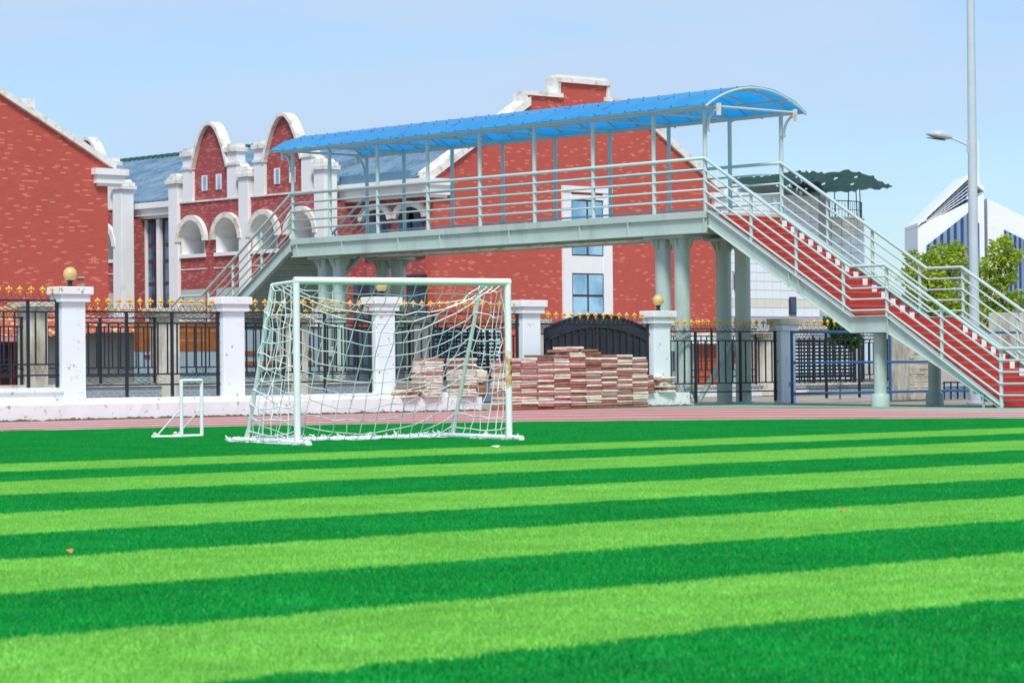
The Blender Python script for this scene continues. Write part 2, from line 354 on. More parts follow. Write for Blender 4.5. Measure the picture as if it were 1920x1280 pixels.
pts = []
def in_field(x, y): return ((x-CX)**2+(y-CY)**2 < 17.1**2) or (x < CX-4 and y < 36.5) or y < CY
for i in range(-30, 100):
    for j in range(-30, 92):
        x, y = i*.5+.25, j*.5+.25; d = Vector((x, y, 0)); z = d.dot(F0); u = d.dot(R0)
        if 3.0 < z < 47 and abs(u) < z*.24+6 and all(in_field(x+a, y+b_) for a in (-.25, .25) for b_ in (-.25, .25)): pts.append((x+random.uniform(-.08, .08), y+random.uniform(-.08, .08), .001))
gm = bpy.data.meshes.new('turf_fibres'); gm.from_pydata(pts, [], [])
go = bpy.data.objects.new('turf_fibres', gm); COL.objects.link(go); tag(go, 'short fibres of the green striped artificial turf', 'turf', kind='stuff')
ng = bpy.data.node_groups.new('turf_scatter', 'GeometryNodeTree')
ng.interface.new_socket('Geometry', in_out='INPUT', socket_type='NodeSocketGeometry'); ng.interface.new_socket('Geometry', in_out='OUTPUT', socket_type='NodeSocketGeometry')
gi = ng.nodes.new('NodeGroupInput'); gout = ng.nodes.new('NodeGroupOutput'); ip = ng.nodes.new('GeometryNodeInstanceOnPoints'); oi = ng.nodes.new('GeometryNodeObjectInfo')
oi.inputs['Object'].default_value = patch
rv = ng.nodes.new('FunctionNodeRandomValue'); rv.data_type = 'FLOAT_VECTOR'; rv.inputs[0].default_value = (0, 0, 0); rv.inputs[1].default_value = (0, 0, 6.283)
ng.links.new(rv.outputs[0], ip.inputs['Rotation']); ng.links.new(gi.outputs[0], ip.inputs['Points']); ng.links.new(oi.outputs['Geometry'], ip.inputs['Instance']); ng.links.new(ip.outputs[0], gout.inputs[0])
md = go.modifiers.new('scatter', 'NODES'); md.node_group = ng

# ------------------------------------------------------------------ brick school buildings
YG = 87.0
def slope_strip(mb, x0, z0, x1, z1, y0, y1, th=.30):
    # coping along a sloped gable edge, thickness measured upward
    mb.add([(x0,y0,z0),(x1,y0,z1),(x1,y0,z1+th),(x0,y0,z0+th),(x0,y1,z0),(x1,y1,z1),(x1,y1,z1+th),(x0,y1,z0+th)],
           [(0,1,2,3),(7,6,5,4),(0,4,5,1),(3,2,6,7),(1,5,6,2),(0,3,7,4)])
def arch_pts(yc, zs, a, h, n=14):
    return [(yc+a*math.cos(math.pi*i/n), zs+h*math.sin(math.pi*i/n)) for i in range(n+1)]
def win_gable(parent, x0, x1, z0, z1, y, rows, cols, gl='glass', fr=.05):
    w = MB().box(x0, x1, y-.02, y+.06, z0, z1).build('window', 'frame', parent)
    cw = (x1-x0)/cols; zz = [z0+(z1-z0)*r for r in rows]
    for a, b_ in zip(zz, zz[1:]):
        for c in range(cols):
            MB().box(x0+c*cw+fr*.6, x0+(c+1)*cw-fr*.6, y-.03, y-.0215, a+fr*.6, b_-fr*.6).build('pane', gl, w)
    return w
def win_side(parent, y0, y1, z0, z1, x, rows, cols, gl='darkglass', fr=.05, frm='frame'):
    w = MB().box(x-.02, x+.06, y0, y1, z0, z1).build('window', frm, parent)
    cw = (y1-y0)/cols; zz = [z0+(z1-z0)*r for r in rows]
    for a, b_ in zip(zz, zz[1:]):
        for c in range(cols):
            MB().box(x-.03, x-.0215, y0+c*cw+fr*.6, y0+(c+1)*cw-fr*.6, a+fr*.6, b_-fr*.6).build('pane', gl, w)
    return w
def corrugated(mb, x0, z0, x1, z1, ya, yb, pitch=.42, h=.05):
    # ribs run up the slope; the sheet is a folded profile along Y
    ys = []; y = ya
    while y < yb: ys += [(y, 0), (y+pitch*.76, 0), (y+pitch*.82, h), (y+pitch*.94, h)]; y += pitch
    ys.append((yb, 0)); vs = []
    for yy, dz in ys: vs += [(x0, min(yy, yb), z0+dz), (x1, min(yy, yb), z1+dz)]
    mb.add(vs, [(2*i, 2*i+1, 2*i+3, 2*i+2) for i in range(len(ys)-1)])
# main hall: gable end towards the field, long arcaded side to its left
XL, XR, XC, YE = 73.9, 91.3, 82.55, 128.0
hall = thing('school_hall', 'red brick hall with stepped gable, blue metal roof and arcaded white-pilastered wing', 'building', (XC, YG, 0))
body = MB(); body.prism([(XL,0),(XR,0),(XR,9.15),(XC,14.0-.0),(XL,9.15)], 'y', YG+.6, YE)   # core under the roof, kept below it
body.v = [(x, y, min(z, 11.2)) for x, y, z in body.v]
body.build('wall', 'wingbrick', hall)
gp = [(XL,0),(XR,0),(XR,8.95),(85.95,12.3),(85.95,12.72),(84.0,12.72),(84.0,13.4),(81.15,13.4),(81.15,12.72),(79.2,12.72),(79.2,12.3),(XL,8.95)]
MB().prism(gp, 'y', YG, YG+.59).build('gable_wall', 'brick', hall)
for q_ in ((XL-.25, 8.82, 79.35, 12.28), (85.75, 12.28, XR+.25, 8.82)):
    cop = MB(); slope_strip(cop, *q_, YG-.14, YG+.75, .36); cop.build('gable_coping', 'trim_white', hall)
st = MB(); st.box(81.0, 84.15, YG-.14, YG+.75, 13.4, 13.62); st.box(81.12, 84.03, YG-.05, YG+.65, 13.62, 13.74)
st.box(79.05, 81.3, YG-.12, YG+.73, 12.72, 12.90); st.box(83.85, 86.1, YG-.12, YG+.73, 12.72, 12.90)
st.box(81.0, 81.152, YG-.10, YG+.7, 12.90, 13.4); st.box(83.998, 84.15, YG-.10, YG+.7, 12.90, 13.4)
st.box(79.05, 79.21, YG-.10, YG+.7, 12.3, 12.72); st.box(85.94, 86.1, YG-.10, YG+.7, 12.3, 12.72)
st.build('stepped_coping', 'trim_white', hall)
def eave_block(parent, xa, xb, y0, y1):
    e = MB(); e.box(xa, xb, y0, y1, 8.62, 8.90); e.box(xa+.12, xb-.12, y0+.1, y1, 8.22, 8.62); e.box(xa+.22, xb-.22, y0+.18, y1, 8.10, 8.22); return e.build('eave_block', 'wall_white', parent)
eave_block(hall, XL-.75, XL+.85, YG-.30, YG-.003); eave_block(hall, XR-.75, XR+.75, YG-.30, YG-.003)
# roof
rf = MB(); corrugated(rf, XL-.55, 8.95, XC, 12.20, YG+.6, YE+.3); corrugated(rf, XC, 12.20, XR+.55, 8.95, YG+.6, YE+.3)
roof = rf.build('roof', 'roofblue', hall)
rc = MB()
for i in range(70):
    y0 = YG+.6+i*.58; rc.tube([(XC, y0, 12.23), (XC, y0+.57, 12.27)], .16, 8)
rc.build('ridge_cap', 'ridge', roof)
rr_ = MB()
for i in range(92):
    y = YG+.95+i*.44; rr_.add([(XL-.55, y-.025, 9.01), (XL-.55, y+.025, 9.01), (XC-.2, y+.025, 12.18), (XC-.2, y-.025, 12.18), (XL-.55, y-.025, 9.06), (XL-.55, y+.025, 9.06), (XC-.2, y+.025, 12.23), (XC-.2, y-.025, 12.23)], [(0,1,2,3),(7,6,5,4),(0,4,5,1),(1,5,6,2),(2,6,7,3),(3,7,4,0)])
tag(rr_.build('roof_rib_glints', 'ribsheen', roof), kind='stuff')  # strips laid over the sheet's ribs to carry their painted highlights
MB().box(XL-.62, XL-.50, YG+.8, YG+5.6, 8.93, 9.28).build('gutter_guard', 'roofblue', roof)
# eaves along the arcaded side
e = MB(); e.box(XL-.75, XL+.0, YG, YE, 8.62, 8.90); e.box(XL-.6, XL+.0, YG, YE, 8.28, 8.619); e.box(XL-.42, XL, YG, YE, 8.16, 8.279); e.build('eave_band', 'wall_white', hall)
# window strip in the gable
MB().box(81.2, 81.72, YG-.10, YG-.003, 2.0, 8.62).build('window_surround', 'wall_white', hall)
MB().box(83.66, 84.2, YG-.10, YG-.003, 2.0, 8.62).build('window_surround', 'wall_white', hall)
MB().box(81.2, 84.2, YG-.14, YG-.003, 8.62, 8.88).build('window_head', 'wall_white', hall)
MB().box(81.72, 83.66, YG-.12, YG-.003, 8.30, 8.50).build('window_head', 'wall_white', hall)
MB().box(81.72, 83.66, YG-.075, YG-.003, 5.06, 5.82).build('spandrel', 'wall_white', hall)
win_gable(hall, 81.73, 83.65, 5.83, 8.28, YG-.05, [0, .30, 1], 2, 'glass', .09)
win_gable(hall, 81.73, 83.65, 2.6, 5.05, YG-.05, [0, .60, 1], 2, 'glass', .09)
# recessed part of the long side: arched windows near the corner, ground-floor windows, tall window strip
for yc in (90.75, 88.45):
    ap = arch_pts(yc, 7.35, 1.12, .68); ai = arch_pts(yc, 7.30, .86, .48)
    h = MB(); n = len(ap); vs = [(XL-.22, *p) for p in ap]+[(XL-.22, *p) for p in ai]+[(XL-.003, *p) for p in ap]+[(XL-.003, *p) for p in ai]
    h.add(vs, [q for i in range(n-1) for q in ((i, i+1, n+i+1, n+i), (2*n+i+1, 2*n+i, 3*n+i, 3*n+i+1), (i+1, i, 2*n+i, 2*n+i+1), (n+i, n+i+1, 3*n+i+1, 3*n+i))]+[(0, n, 3*n, 2*n), (n-1, 3*n-1, 4*n-1, 2*n-1)])
    h.build('window_arch', 'trim_white', hall)
    MB().prism(ai[::-1]+[(yc-.86, 5.6), (yc+.86, 5.6)][::1], 'x', XL-.05, XL-.004).build('window', 'frame', hall)
    for k in (-1, 1):
        for z0, z1 in ((5.7, 6.35), (6.40, 7.25)):
            MB().box(XL-.062, XL-.051, yc+k*.43-.38, yc+k*.43+.38, z0, z1).build('pane', 'darkglass', hall)
win_side(hall, 87.5, 88.75, 3.1, 4.9, XL-.05, [0, .65, 1], 3, 'darkglass', .1)
win_side(hall, 89.9, 92.6, 3.0, 4.8, XL-.05, [0, .6, 1], 3, 'darkglass', .12)
w_ = win_side(hall, 105.2, 108.0, .5, 8.1, XL-.10, [0, .14, .3, .46, .60, .74, .84, 1], 4, 'darkglass', .16)
for yy in (108.05, 106.85, 105.3):
    MB().box(XL-.30, XL-.13, yy-.14, yy+.14, .3, 8.12).build('window_mullion', 'wall_white', hall)
# projecting bays with curved dormer gables
XB = 72.4
def dormer(parent, yc):
    # brick panel with bell-shaped head, white rim, two small pilasters with caps, two slit windows
    prof = []
    for i in range(25):
        t = i/24; a = -1+2*t
        prof.append((yc+1.32*a, 12.08-1.98*a*a))
    top = prof
    lo = [(yc+1.32, 8.70), (yc-1.32, 8.70)]
    MB().prism(top+lo, 'x', XB+.10, XB+.38).build('dormer_panel', 'wingbrick', parent)
    rim = MB(); n = len(top); outp = []
    for i, (y, z) in enumerate(top):
        a = top[max(i-1, 0)]; b_ = top[min(i+1, n-1)]; tx, tz = b_[0]-a[0], b_[1]-a[1]; l_ = math.hypot(tx, tz)
        outp.append((y-tz/l_*.15, z+tx/l_*.15))
    vs = [(XB-.12, *p) for p in top]+[(XB-.12, *p) for p in outp]+[(XB+.42, *p) for p in top]+[(XB+.42, *p) for p in outp]
    rim.add(vs, [q for i in range(n-1) for q in ((i, n+i, n+i+1, i+1), (2*n+i, 2*n+i+1, 3*n+i+1, 3*n+i), (n+i, 3*n+i, 3*n+i+1, n+i+1), (i, i+1, 2*n+i+1, 2*n+i))]+[(0, 2*n, 3*n, n), (n-1, 2*n-1, 4*n-1, 3*n-1)])
    rim.build('dormer_rim', 'trim_white', parent, smooth=40)
    for s in (-1, 1):
        p0 = yc+s*1.72
        MB().box(XB-.04, XB+.45, p0-.37, p0+.37, 8.70, 10.75).build('dormer_pilaster', 'wall_white', parent)
        MB().box(XB-.10, XB+.51, p0-.43, p0+.43, 10.15, 10.28).build('pilaster_band', 'trim_white', parent); c = MB(); c.box(XB-.14, XB+.55, p0-.46, p0+.46, 10.75, 10.95); c.box(XB-.06, XB+.47, p0-.36, p0+.36, 10.95, 11.12); c.build('pilaster_cap', 'trim_white', parent)
        b_ = MB(); b_.box(XB+.2, XB+.5, p0+s*.38, p0+s*.80, 8.70, 9.55); b_.build('dormer_flank', 'wingbrick', parent)
        sb = MB(); ya, yb = p0+s*.38, p0+s*.95
        sb.add([(XB+.1,ya,10.0),(XB+.1,yb,9.5),(XB+.1,yb,9.72),(XB+.1,ya,10.22),(XB+.6,ya,10.0),(XB+.6,yb,9.5),(XB+.6,yb,9.72),(XB+.6,ya,10.22)],
               [(0,1,2,3),(7,6,5,4),(0,4,5,1),(3,2,6,7),(1,5,6,2),(0,3,7,4)]); sb.build('dormer_scroll', 'trim_white', parent)
        q = yc+s*.55
        sw = MB().box(XB+.06, XB+.099, q-.20, q+.20, 9.12, 9.82).build('slit_window', 'white', parent)
        MB().box(XB+.045, XB+.0595, q-.17, q+.05, 9.16, 9.78).build('pane', 'glass', sw)
def bay(parent, ys, full=True):
    ymin, ymax = min(ys), max(ys)
    MB().box(XB, XL-.004, ymin-.30, ymax+.30, 0, 6.20).build('bay_wall', 'wingbrick', parent)
    for q0, q1 in ((ymin-.30, ymin-.02), (ymax+.02, ymax+.30)): MB().box(XB+.2, XL-.005, q0, q1, 6.2, 8.155).build('return_wall', 'wingbrick', parent)
    for p in ys:
        MB().box(XB-.16, XB+.55, p-.37, p+.37, 0, 9.55).build('pilaster', 'wall_white', parent, bevel=.02)
        c = MB(); c.box(XB-.26, XB+.65, p-.50, p+.50, 9.55, 9.72); c.box(XB-.20, XB+.59, p-.43, p+.43, 9.72, 9.88); c.prism([(p-.34, 9.88), (p+.34, 9.88), (p+.2, 10.02), (p-.2, 10.02)], 'x', XB-.12, XB+.5); c.build('pilaster_cap', 'trim_white', parent)
    MB().box(XB-.06, XB+.55, ymin+.371, ymax-.371, 8.62, 8.70).build('string_course', 'trim_white', parent)
    for a, b_ in zip(ys, ys[1:]):
        mid = (a+b_)/2; dormer(parent, mid)
        ra, rb = min(a, b_)+.371, max(a, b_)-.371
        # wall with two arched openings
        outer_y = [rb, ra]; cs = [mid+1.36, mid-1.36]
        for c, (s0, s1) in zip(cs, ((mid, rb), (ra, mid))):
            n = 14; ar = arch_pts(c, 6.95, .93, .86, n)
            # front face strips above the arch and beside the opening
            q = MB(); top = 8.62
            for i in range(n):
                (ya, za), (yb, zb) = ar[i], ar[i+1]
                q.add([(XB,ya,za),(XB,yb,zb),(XB,yb,top),(XB,ya,top),(XL-.3,ya,za),(XL-.3,yb,zb)], [(0,1,2,3),(0,4,5,1)])
            q.box(XB, XL-.3, s0+.0005, c-.93, 6.20, top) ; q.box(XB, XL-.3, c+.93, s1-.0005, 6.20, top)
            q.build('arcade_wall', 'wingbrick', parent)
            ao = arch_pts(c, 6.85, 1.20, 1.20, n); ai = arch_pts(c, 6.85, .93, .96, n); h = MB(); k = n+1
            vs = [(XB-.20, *p) for p in ao]+[(XB-.20, *p) for p in ai]+[(XB-.002, *p) for p in ao]+[(XB-.002, *p) for p in ai]
            h.add(vs, [z for i in range(n) for z in ((i, i+1, k+i+1, k+i), (i+1, i, 2*k+i, 2*k+i+1), (k+i, k+i+1, 3*k+i+1, 3*k+i))]+[(0, k, 3*k, 2*k), (k-1, 3*k-1, 4*k-1, 2*k-1)])
            h.build('arch_hood', 'trim_white', parent)
            j = MB()
            lin = [(c+.93*math.cos(math.pi*i/n)*.999, 6.95+.86*math.sin(math.pi*i/n)*.995) for i in range(n+1)]
            for i in range(n):
                (ya, za), (yb, zb) = lin[i], lin[i+1]; j.add([(XB-.01,ya,za),(XB-.01,yb,zb),(XL-.31,yb,zb),(XL-.31,ya,za)], [(0,1,2,3)])
            j.box(XB-.01, XL-.31, c-.928, c-.90, 6.26, 6.95); j.box(XB-.01, XL-.31, c+.90, c+.928, 6.26, 6.95); j.build('arch_reveal', 'wall_white', parent)
            MB().prism(arch_pts(c, 6.95, .92, .85, n)+[(c-.92, 6.2), (c+.92, 6.2)], 'x', XL-.45, XL-.40).build('recess_panel', 'recessgrey', parent)
            MB().box(XB-.10, XL-.46, c-1.0, c+1.0, 6.10, 6.26).build('sill', 'wall_white', parent)
            lo = MB().box(XB-.02, XB-.003, c-.92, c+.92, 2.2, 4.65).build('lower_panel', 'recessgrey', parent)
            MB().box(XB-.025, XB-.004, c-1.1, c+1.1, 5.55, 5.60).build('string_course', 'trim_white', parent)
bay(hall, [103.65, 98.2, 92.7])
bay(hall, [119.2, 113.7, 108.25])
# left hall
XR2, XC2 = 57.65, 49.0
lh = thing('brick_hall', 'red brick gable wall with white sloped coping and a white corner eave block', 'building', (XC2, YG, 0))
MB().prism([(XC2-8.7,0),(XR2,0),(XR2,8.75),(XC2,13.2),(XC2-8.7,8.75)], 'y', YG, YG+.6).build('gable_wall', 'brick', lh)
bd = MB(); bd.box(XC2-8.6, XR2-.02, YG+.601, YE-2, 0, 8.6); bd.build('wall', 'wingbrick', lh)
for q_ in ((XC2, 13.2, XR2+.30, 8.60), (XC2-9, 8.62, XC2-.003, 13.2)):
    cp = MB(); slope_strip(cp, *q_, YG-.16, YG+.8, .26); cp.build('gable_coping', 'trim_white', lh)
MB().box(54.1, 54.6, YG+.2, YG+.7, 10.2, 11.12).build('chimney_stub', 'trim_white', lh)
eb = MB(); eb.box(56.92, 58.42, YG-.32, YG-.003, 8.38, 8.62); eb.box(57.02, 58.30, YG-.22, YG-.003, 8.06, 8.38); eb.box(57.12, 58.2, YG-.14, YG-.003, 7.96, 8.06); eb.build('eave_block', 'wall_white', lh)
r2 = MB(); corrugated(r2, XC2, 12.9, XR2+.5, 8.5, YG+.85, YE-2); r2.build('roof', 'roofblue', lh)
fx = MB()
for z in (4.45, 4.15): fx.box(56.25, 56.55, YG-.06, YG-.003, z, z+.07)
fx.build('wall_vent', 'greywall', lh)
# ------------------------------------------------------------------ footbridge
XN, XF = 46.0, 48.64; XM = (XN+XF)/2
PY = [60.2, 58.55, 56.48, 54.40, 52.33, 50.26, 48.13, 46.03, 44.33]
ZD = 4.56
br = thing('footbridge', 'pale green steel footbridge with blue arched canopy and red carpeted stairs', 'footbridge', (XM, 52, 0))
dk = MB(); dk.box(XN+.05, XF-.05, 44.3, 60.25, 4.42, 4.55); dk.build('deck', 'steel', br)
for X, s in ((XN, -1), (XF, 1)):
    a, b_ = sorted((X-s*.10, X+s*.05))
    MB().box(a, b_, 44.28, 60.27, 4.405, 4.565).build('deck_fascia', 'steel', br, bevel=.006)
    a, b_ = sorted((X-s*.03, X-s*.01)); gb = MB().box(a, b_, 44.30, 60.25, 4.085, 4.404); 
    a, b_ = sorted((X-s*.12, X+s*.06)); gb.box(a, b_, 44.30, 60.25, 4.055, 4.084)
    gd = gb.build('girder', 'steel', br)
    for y in (60.0, 58.0, 55.6, 53.9, 51.2, 48.6, 46.9, 44.36):
        a, b_ = sorted((X-s*.011, X+s*.05)); MB().box(a, b_, y-.012, y+.012, 4.084, 4.404).build('stiffener', 'steel', gd)
for i in range(12):
    y = 45.2+i*1.28; MB().box(XN+.13, XF-.13, y-.06, y+.06, 4.10, 4.419).build('cross_beam', 'steel', br)
for x in (46.7, 47.2): MB().tube([(x, 45.6, 4.02), (x, 58.0, 4.02)], .03, 8).build('conduit', 'trim_white', br, smooth=True)
# columns in pairs with gussets, foot plates and V braces
for (ya, yb) in ((45.60, 46.24), (58.77, 59.43)):
    for X in (XN+.49, XF-.05):
        MB().box(X-.32, X+.32, ya-.36, yb+.36, 3.985, 4.05).build('column_head_plate', 'steel', br)
        for y in (ya, yb):
            c = MB().tube([(X, y, 0), (X, y, 3.98)], .192, 20).build('column', 'steel', br, smooth=40)
            for k in range(8):
                a = k*math.pi/4+.2; ux, uy = math.cos(a), math.sin(a); p = (-uy*.008, ux*.008); g_ = MB()
                vs = []
                for sgn in (1, -1):
                    for r, z in ((.185, 3.70), (.185, 3.984), (.31, 3.984), (.29, 3.92)): vs.append((X+ux*r+sgn*p[0], y+uy*r+sgn*p[1], z))
                g_.add(vs, [(0,1,2,3),(7,6,5,4),(0,4,5,1),(1,5,6,2),(2,6,7,3),(3,7,4,0)]); g_.build('gusset', 'steel', c)
            MB().lathe([(.26, 0), (.26, .05), (.20, .06)], (X, y, .0), 16).build('foot_plate', 'steel', c)
        MB().box(X-.06, X+.06, ya+.15, yb-.15, 1.30, 1.50).build('tie_plate', 'steel', br)
    ym = (ya+yb)/2
    for X in (XN+.49, XF-.05):
        MB().tube([(X, ym, 1.55), (XM, ym, .06)], .065, 12).build('brace', 'steel', br, smooth=40)
# railings
RZ = (5.80, 5.55, 5.31, 5.07, 4.83); RR = (.040, .024, .024, .024, .024)
for X in (XN, XF):
    for z, r in zip(RZ, RR):
        MB().tube([(X-.045 if r > .03 else X-.03, 44.30, z), (X-.045 if r > .03 else X-.03, 60.28, z)], r, 10).build('rail', 'steelrail', br, smooth=True)
    for y in PY:
        MB().tube([(X, y, 4.565), (X, y, 6.98)], .052, 12).build('canopy_post', 'steelrail', br, smooth=40)
# stairs
def flight(y0, y1, z0, z1, n, sgn):
    # from (y0,z0) down to (y1,z1); sgn=-1 towards the field
    rise = (z0-z1)/n; run = (y1-y0)/n
    for i in range(n):
        zt = z0-(i+1)*rise; ya = y0+i*run; yb = y0+(i+1)*run
        if i == n-1 and z1 < .05: continue
        a, b_ = sorted((ya+.0, yb+sgn*.0))
        s = MB().box(XN+.04, XF-.04, a, b_, zt-.045, zt-.012).build('step', 'steel', br)
        # riser plate and mat
        MB().box(XN+.04, XF-.04, *sorted((yb-sgn*.004, yb+sgn*.012)), zt-rise, zt-.0455).build('riser', 'steel' if sgn > 0 else 'tread', s)
        MB().box(XN+.05, XF-.05, *sorted((ya+sgn*.002, yb+sgn*.0124)), zt-.0115, zt).build('tread_mat', 'tread', s)
        MB().box(XN+.052, XF-.052, *sorted((yb+sgn*.0125, yb+sgn*.026)), zt-.028, zt+.003).build('nosing', 'nosing', s)
        if sgn < 0:
            q = MB(); q.box(48.27, 48.44, *sorted((yb+sgn*.0265, yb+sgn*.031)), zt-rise+.006, zt+.0045); q.box(48.27, 48.44, *sorted((yb+sgn*.0264, yb-sgn*.16)), zt+.0035, zt+.007); q.build('white_mark', 'white', s)
    if sgn < 0: MB().box(XN+.045, XF-.045, y0-.006, y0+.010, z0-rise, z0-.06).build('riser', 'tread', br)
def stringer(yz_top, depth, X, s):
    n = len(yz_top); lo = [(y, z-depth if z > .4 else max(.0, z-depth)) for y, z in yz_top]
    a, b_ = sorted((X-s*.02, X-s*.0)); web = MB().prism(yz_top+lo[::-1], 'x', a, b_)
    for (p, q) in list(zip(yz_top, yz_top[1:])):
        a, b_ = sorted((X-s*.10, X+s*.07))
        web.add([(a,*p),(b_,*p),(b_,*q),(a,*q),(a,p[0],p[1]+.022),(b_,p[0],p[1]+.022),(b_,q[0],q[1]+.022),(a,q[0],q[1]+.022)], [(0,1,2,3),(7,6,5,4),(0,4,5,1),(1,5,6,2),(2,6,7,3),(3,7,4,0)])
    for (p, q) in list(zip(lo, lo[1:])):
        a, b_ = sorted((X-s*.08, X+s*.06))
        web.add([(a,p[0],p[1]-.018),(b_,p[0],p[1]-.018),(b_,q[0],q[1]-.018),(a,q[0],q[1]-.018),(a,*p),(b_,*p),(b_,*q),(a,*q)], [(0,1,2,3),(7,6,5,4),(0,4,5,1),(1,5,6,2),(2,6,7,3),(3,7,4,0)])
    return web
def side(sgn, y_top, y_l0, y_l1, y_ft):
    zl = 1.95; N1, N2 = 16, 12
    flight(y_top, y_l0, 4.55, zl, N1, sgn); flight(y_l1, y_ft, zl, 0.0, N2, sgn)
    MB().box(XN+.04, XF-.04, *sorted((y_l0, y_l1)), zl-.05, zl-.012).build('landing', 'steel', br)
    MB().box(XN+.05, XF-.05, *sorted((y_l0, y_l1)), zl-.0115, zl).build('landing_mat', 'tread', br)
    MB().box(XN+.05, XF-.05, *sorted((y_l1, y_l1+sgn*.012)), zl-.16, zl-.0125).build('riser', 'tread', br)
    top = [(y_top+sgn*.06, 4.56), (y_l0, zl+.04), (y_l1, zl+.04), (y_ft, .04)]
    for X, s in ((XN, -1), (XF, 1)):
        stringer(top, .335, X, s).build('stringer', 'steel', br)
        for (y, z) in ((y_top+sgn*2.6, 0), (y_top+sgn*2.9, 0), (y_l1+sgn*.05, 0), (y_ft-sgn*.45, 0)):
            zt = np.interp(y*sgn, [p[0]*sgn for p in top], [p[1] for p in top]); a, b_ = sorted((X+s*.001, X+s*.055)); d = MB()
            d.add([(a,y-.01,zt-.33),(b_,y-.01,zt-.33),(b_,y+.01,zt-.33),(a,y+.01,zt-.33),(a,y-.01,zt-.002),(b_,y-.01,zt-.002),(b_,y+.01,zt-.002),(a,y+.01,zt-.002)], [(0,3,2,1),(4,5,6,7),(0,1,5,4),(1,2,6,5),(2,3,7,6),(3,0,4,7)]); d.build('stiffener', 'steel', br)
        for k, r in enumerate(RR):
            off = 1.16-.245*k; xx = X-.045 if r > .03 else X-.03
            path = [(xx, y_top, 4.60+off+(.04 if k == 0 else 0)), (xx, y_l0, zl+off), (xx, y_l1, zl+off), (xx, y_ft, .08+off), (xx, y_ft+sgn*.95, .08+off)]
            if sgn > 0: path = path[:-1]
            MB().tube(path, r, 10).build('stair_rail', 'steelrail', br, smooth=40)
        for y in (y_top+sgn*1.42, y_top+sgn*2.80, y_l0-sgn*.25, y_l1, y_l1+sgn*1.52, y_ft):
            zb = np.interp(y*sgn, [p[0]*sgn for p in top], [p[1] for p in top]); zt2 = np.interp(y*sgn, [y_top*sgn, y_l0*sgn, y_l1*sgn, y_ft*sgn], [4.60, zl, zl, .08])+1.15
            MB().tube([(X, y, zb+.01 if y != y_ft else .0), (X, y, zt2)], .040, 12).build('stair_post', 'steelrail', br, smooth=40)
        if sgn < 0: MB().tube([(X, y_ft+sgn*.95, .0), (X, y_ft+sgn*.95, 1.24)], .04, 12).build('stair_post', 'steelrail', br, smooth=40)
    for X in (XN+.34, XF-.42):
        c = MB().tube([(X, (y_l0+y_l1)/2, 0), (X, (y_l0+y_l1)/2, 1.62)], .145, 20); c.lathe([(.205, 0), (.205, .26), (.19, .28)], (X, (y_l0+y_l1)/2, .002), 20); c.build('landing_column', 'steel', br, smooth=40)
side(-1, 44.30, 39.85, 38.85, 35.75)
side(1, 60.25, 64.50, 65.55, 68.7)
# canopy
HW, RISE, ZE = 1.74, .52, 6.98
RAD = (HW*HW+RISE*RISE)/(2*RISE); A0 = math.asin(HW/RAD)
def arc(y, dr=0., n=20, f=1.0): return [(XM+(RAD+dr)*math.sin(-A0*f+2*A0*f*i/n), y, ZE+RISE-RAD+(RAD+dr)*math.cos(-A0*f+2*A0*f*i/n)) for i in range(n+1)]
Y0c, Y1c = 43.88, 60.75
npan = 9
for k in range(npan):
    ya = Y0c+(Y1c-Y0c)*k/npan; yb = Y0c+(Y1c-Y0c)*(k+1)/npan+(.05 if k < npan-1 else 0)
    s = MB(); rows = 6; n = 24; vs = []
    for j in range(rows+1):
        y = ya+(yb-ya)*j/rows; lift = .001*(k % 2)
        for i, p in enumerate(arc(y, .035+lift, n)):
            wv = .008*math.sin(i*1.3+k*2+j*.9)
            vs.append((p[0], p[1], p[2]+wv*(0 if i in (0, n) else 1)-(.012 if i in (0, n) else 0)*math.sin(j*1.9+k)))
    s.add(vs, [(j*(n+1)+i, j*(n+1)+i+1, (j+1)*(n+1)+i+1, (j+1)*(n+1)+i) for j in range(rows) for i in range(n)])
    s.build('canopy_sheet', 'canopy', br, smooth=True)
ribs = [Y0c+.02]+[44.33+(60.2-44.33)*i/16 for i in range(17)]+[Y1c-.02]
for y in ribs: MB().tube(arc(y, -.012, 18), .028 if y not in (ribs[0], ribs[-1]) else .034, 8).build('canopy_rib', 'steelrail', br, smooth=40)
for f in (-.95, -.62, 0, .62, .95):
    p = XM+RAD*math.sin(A0*f); z = ZE+RISE-RAD+RAD*math.cos(A0*f)-.035
    MB().tube([(p, Y0c, z), (p, Y1c, z)], .026, 8).build('purlin', 'steelrail', br, smooth=40)
for X in (XN, XF): MB().tube([(X, Y0c+.05, 6.99), (X, Y1c-.05, 6.99)], .045, 10).build('eave_beam', 'steelrail', br, smooth=40)
for y in [Y0c+.06]+PY[:-1:1]: MB().tube([(XN, y, 6.99), (XF, y, 6.99)], .03, 8).build('tie_bar', 'steelrail', br, smooth=40)
bo = MB()
for y in np.arange(44.0, 60.7, .52):
    for f in (-.97, -.60, -.30, 0, .35, .66, .97):
        a = A0*f; p = (XM+(RAD+.045)*math.sin(a), float(y), ZE+RISE-RAD+(RAD+.045)*math.cos(a)); bo.box(p[0]-.012, p[0]+.012, p[1]-.012, p[1]+.012, p[2]-.012, p[2]+.010)
tag(bo.build('canopy_bolts', 'bluepipe', br), kind='stuff')
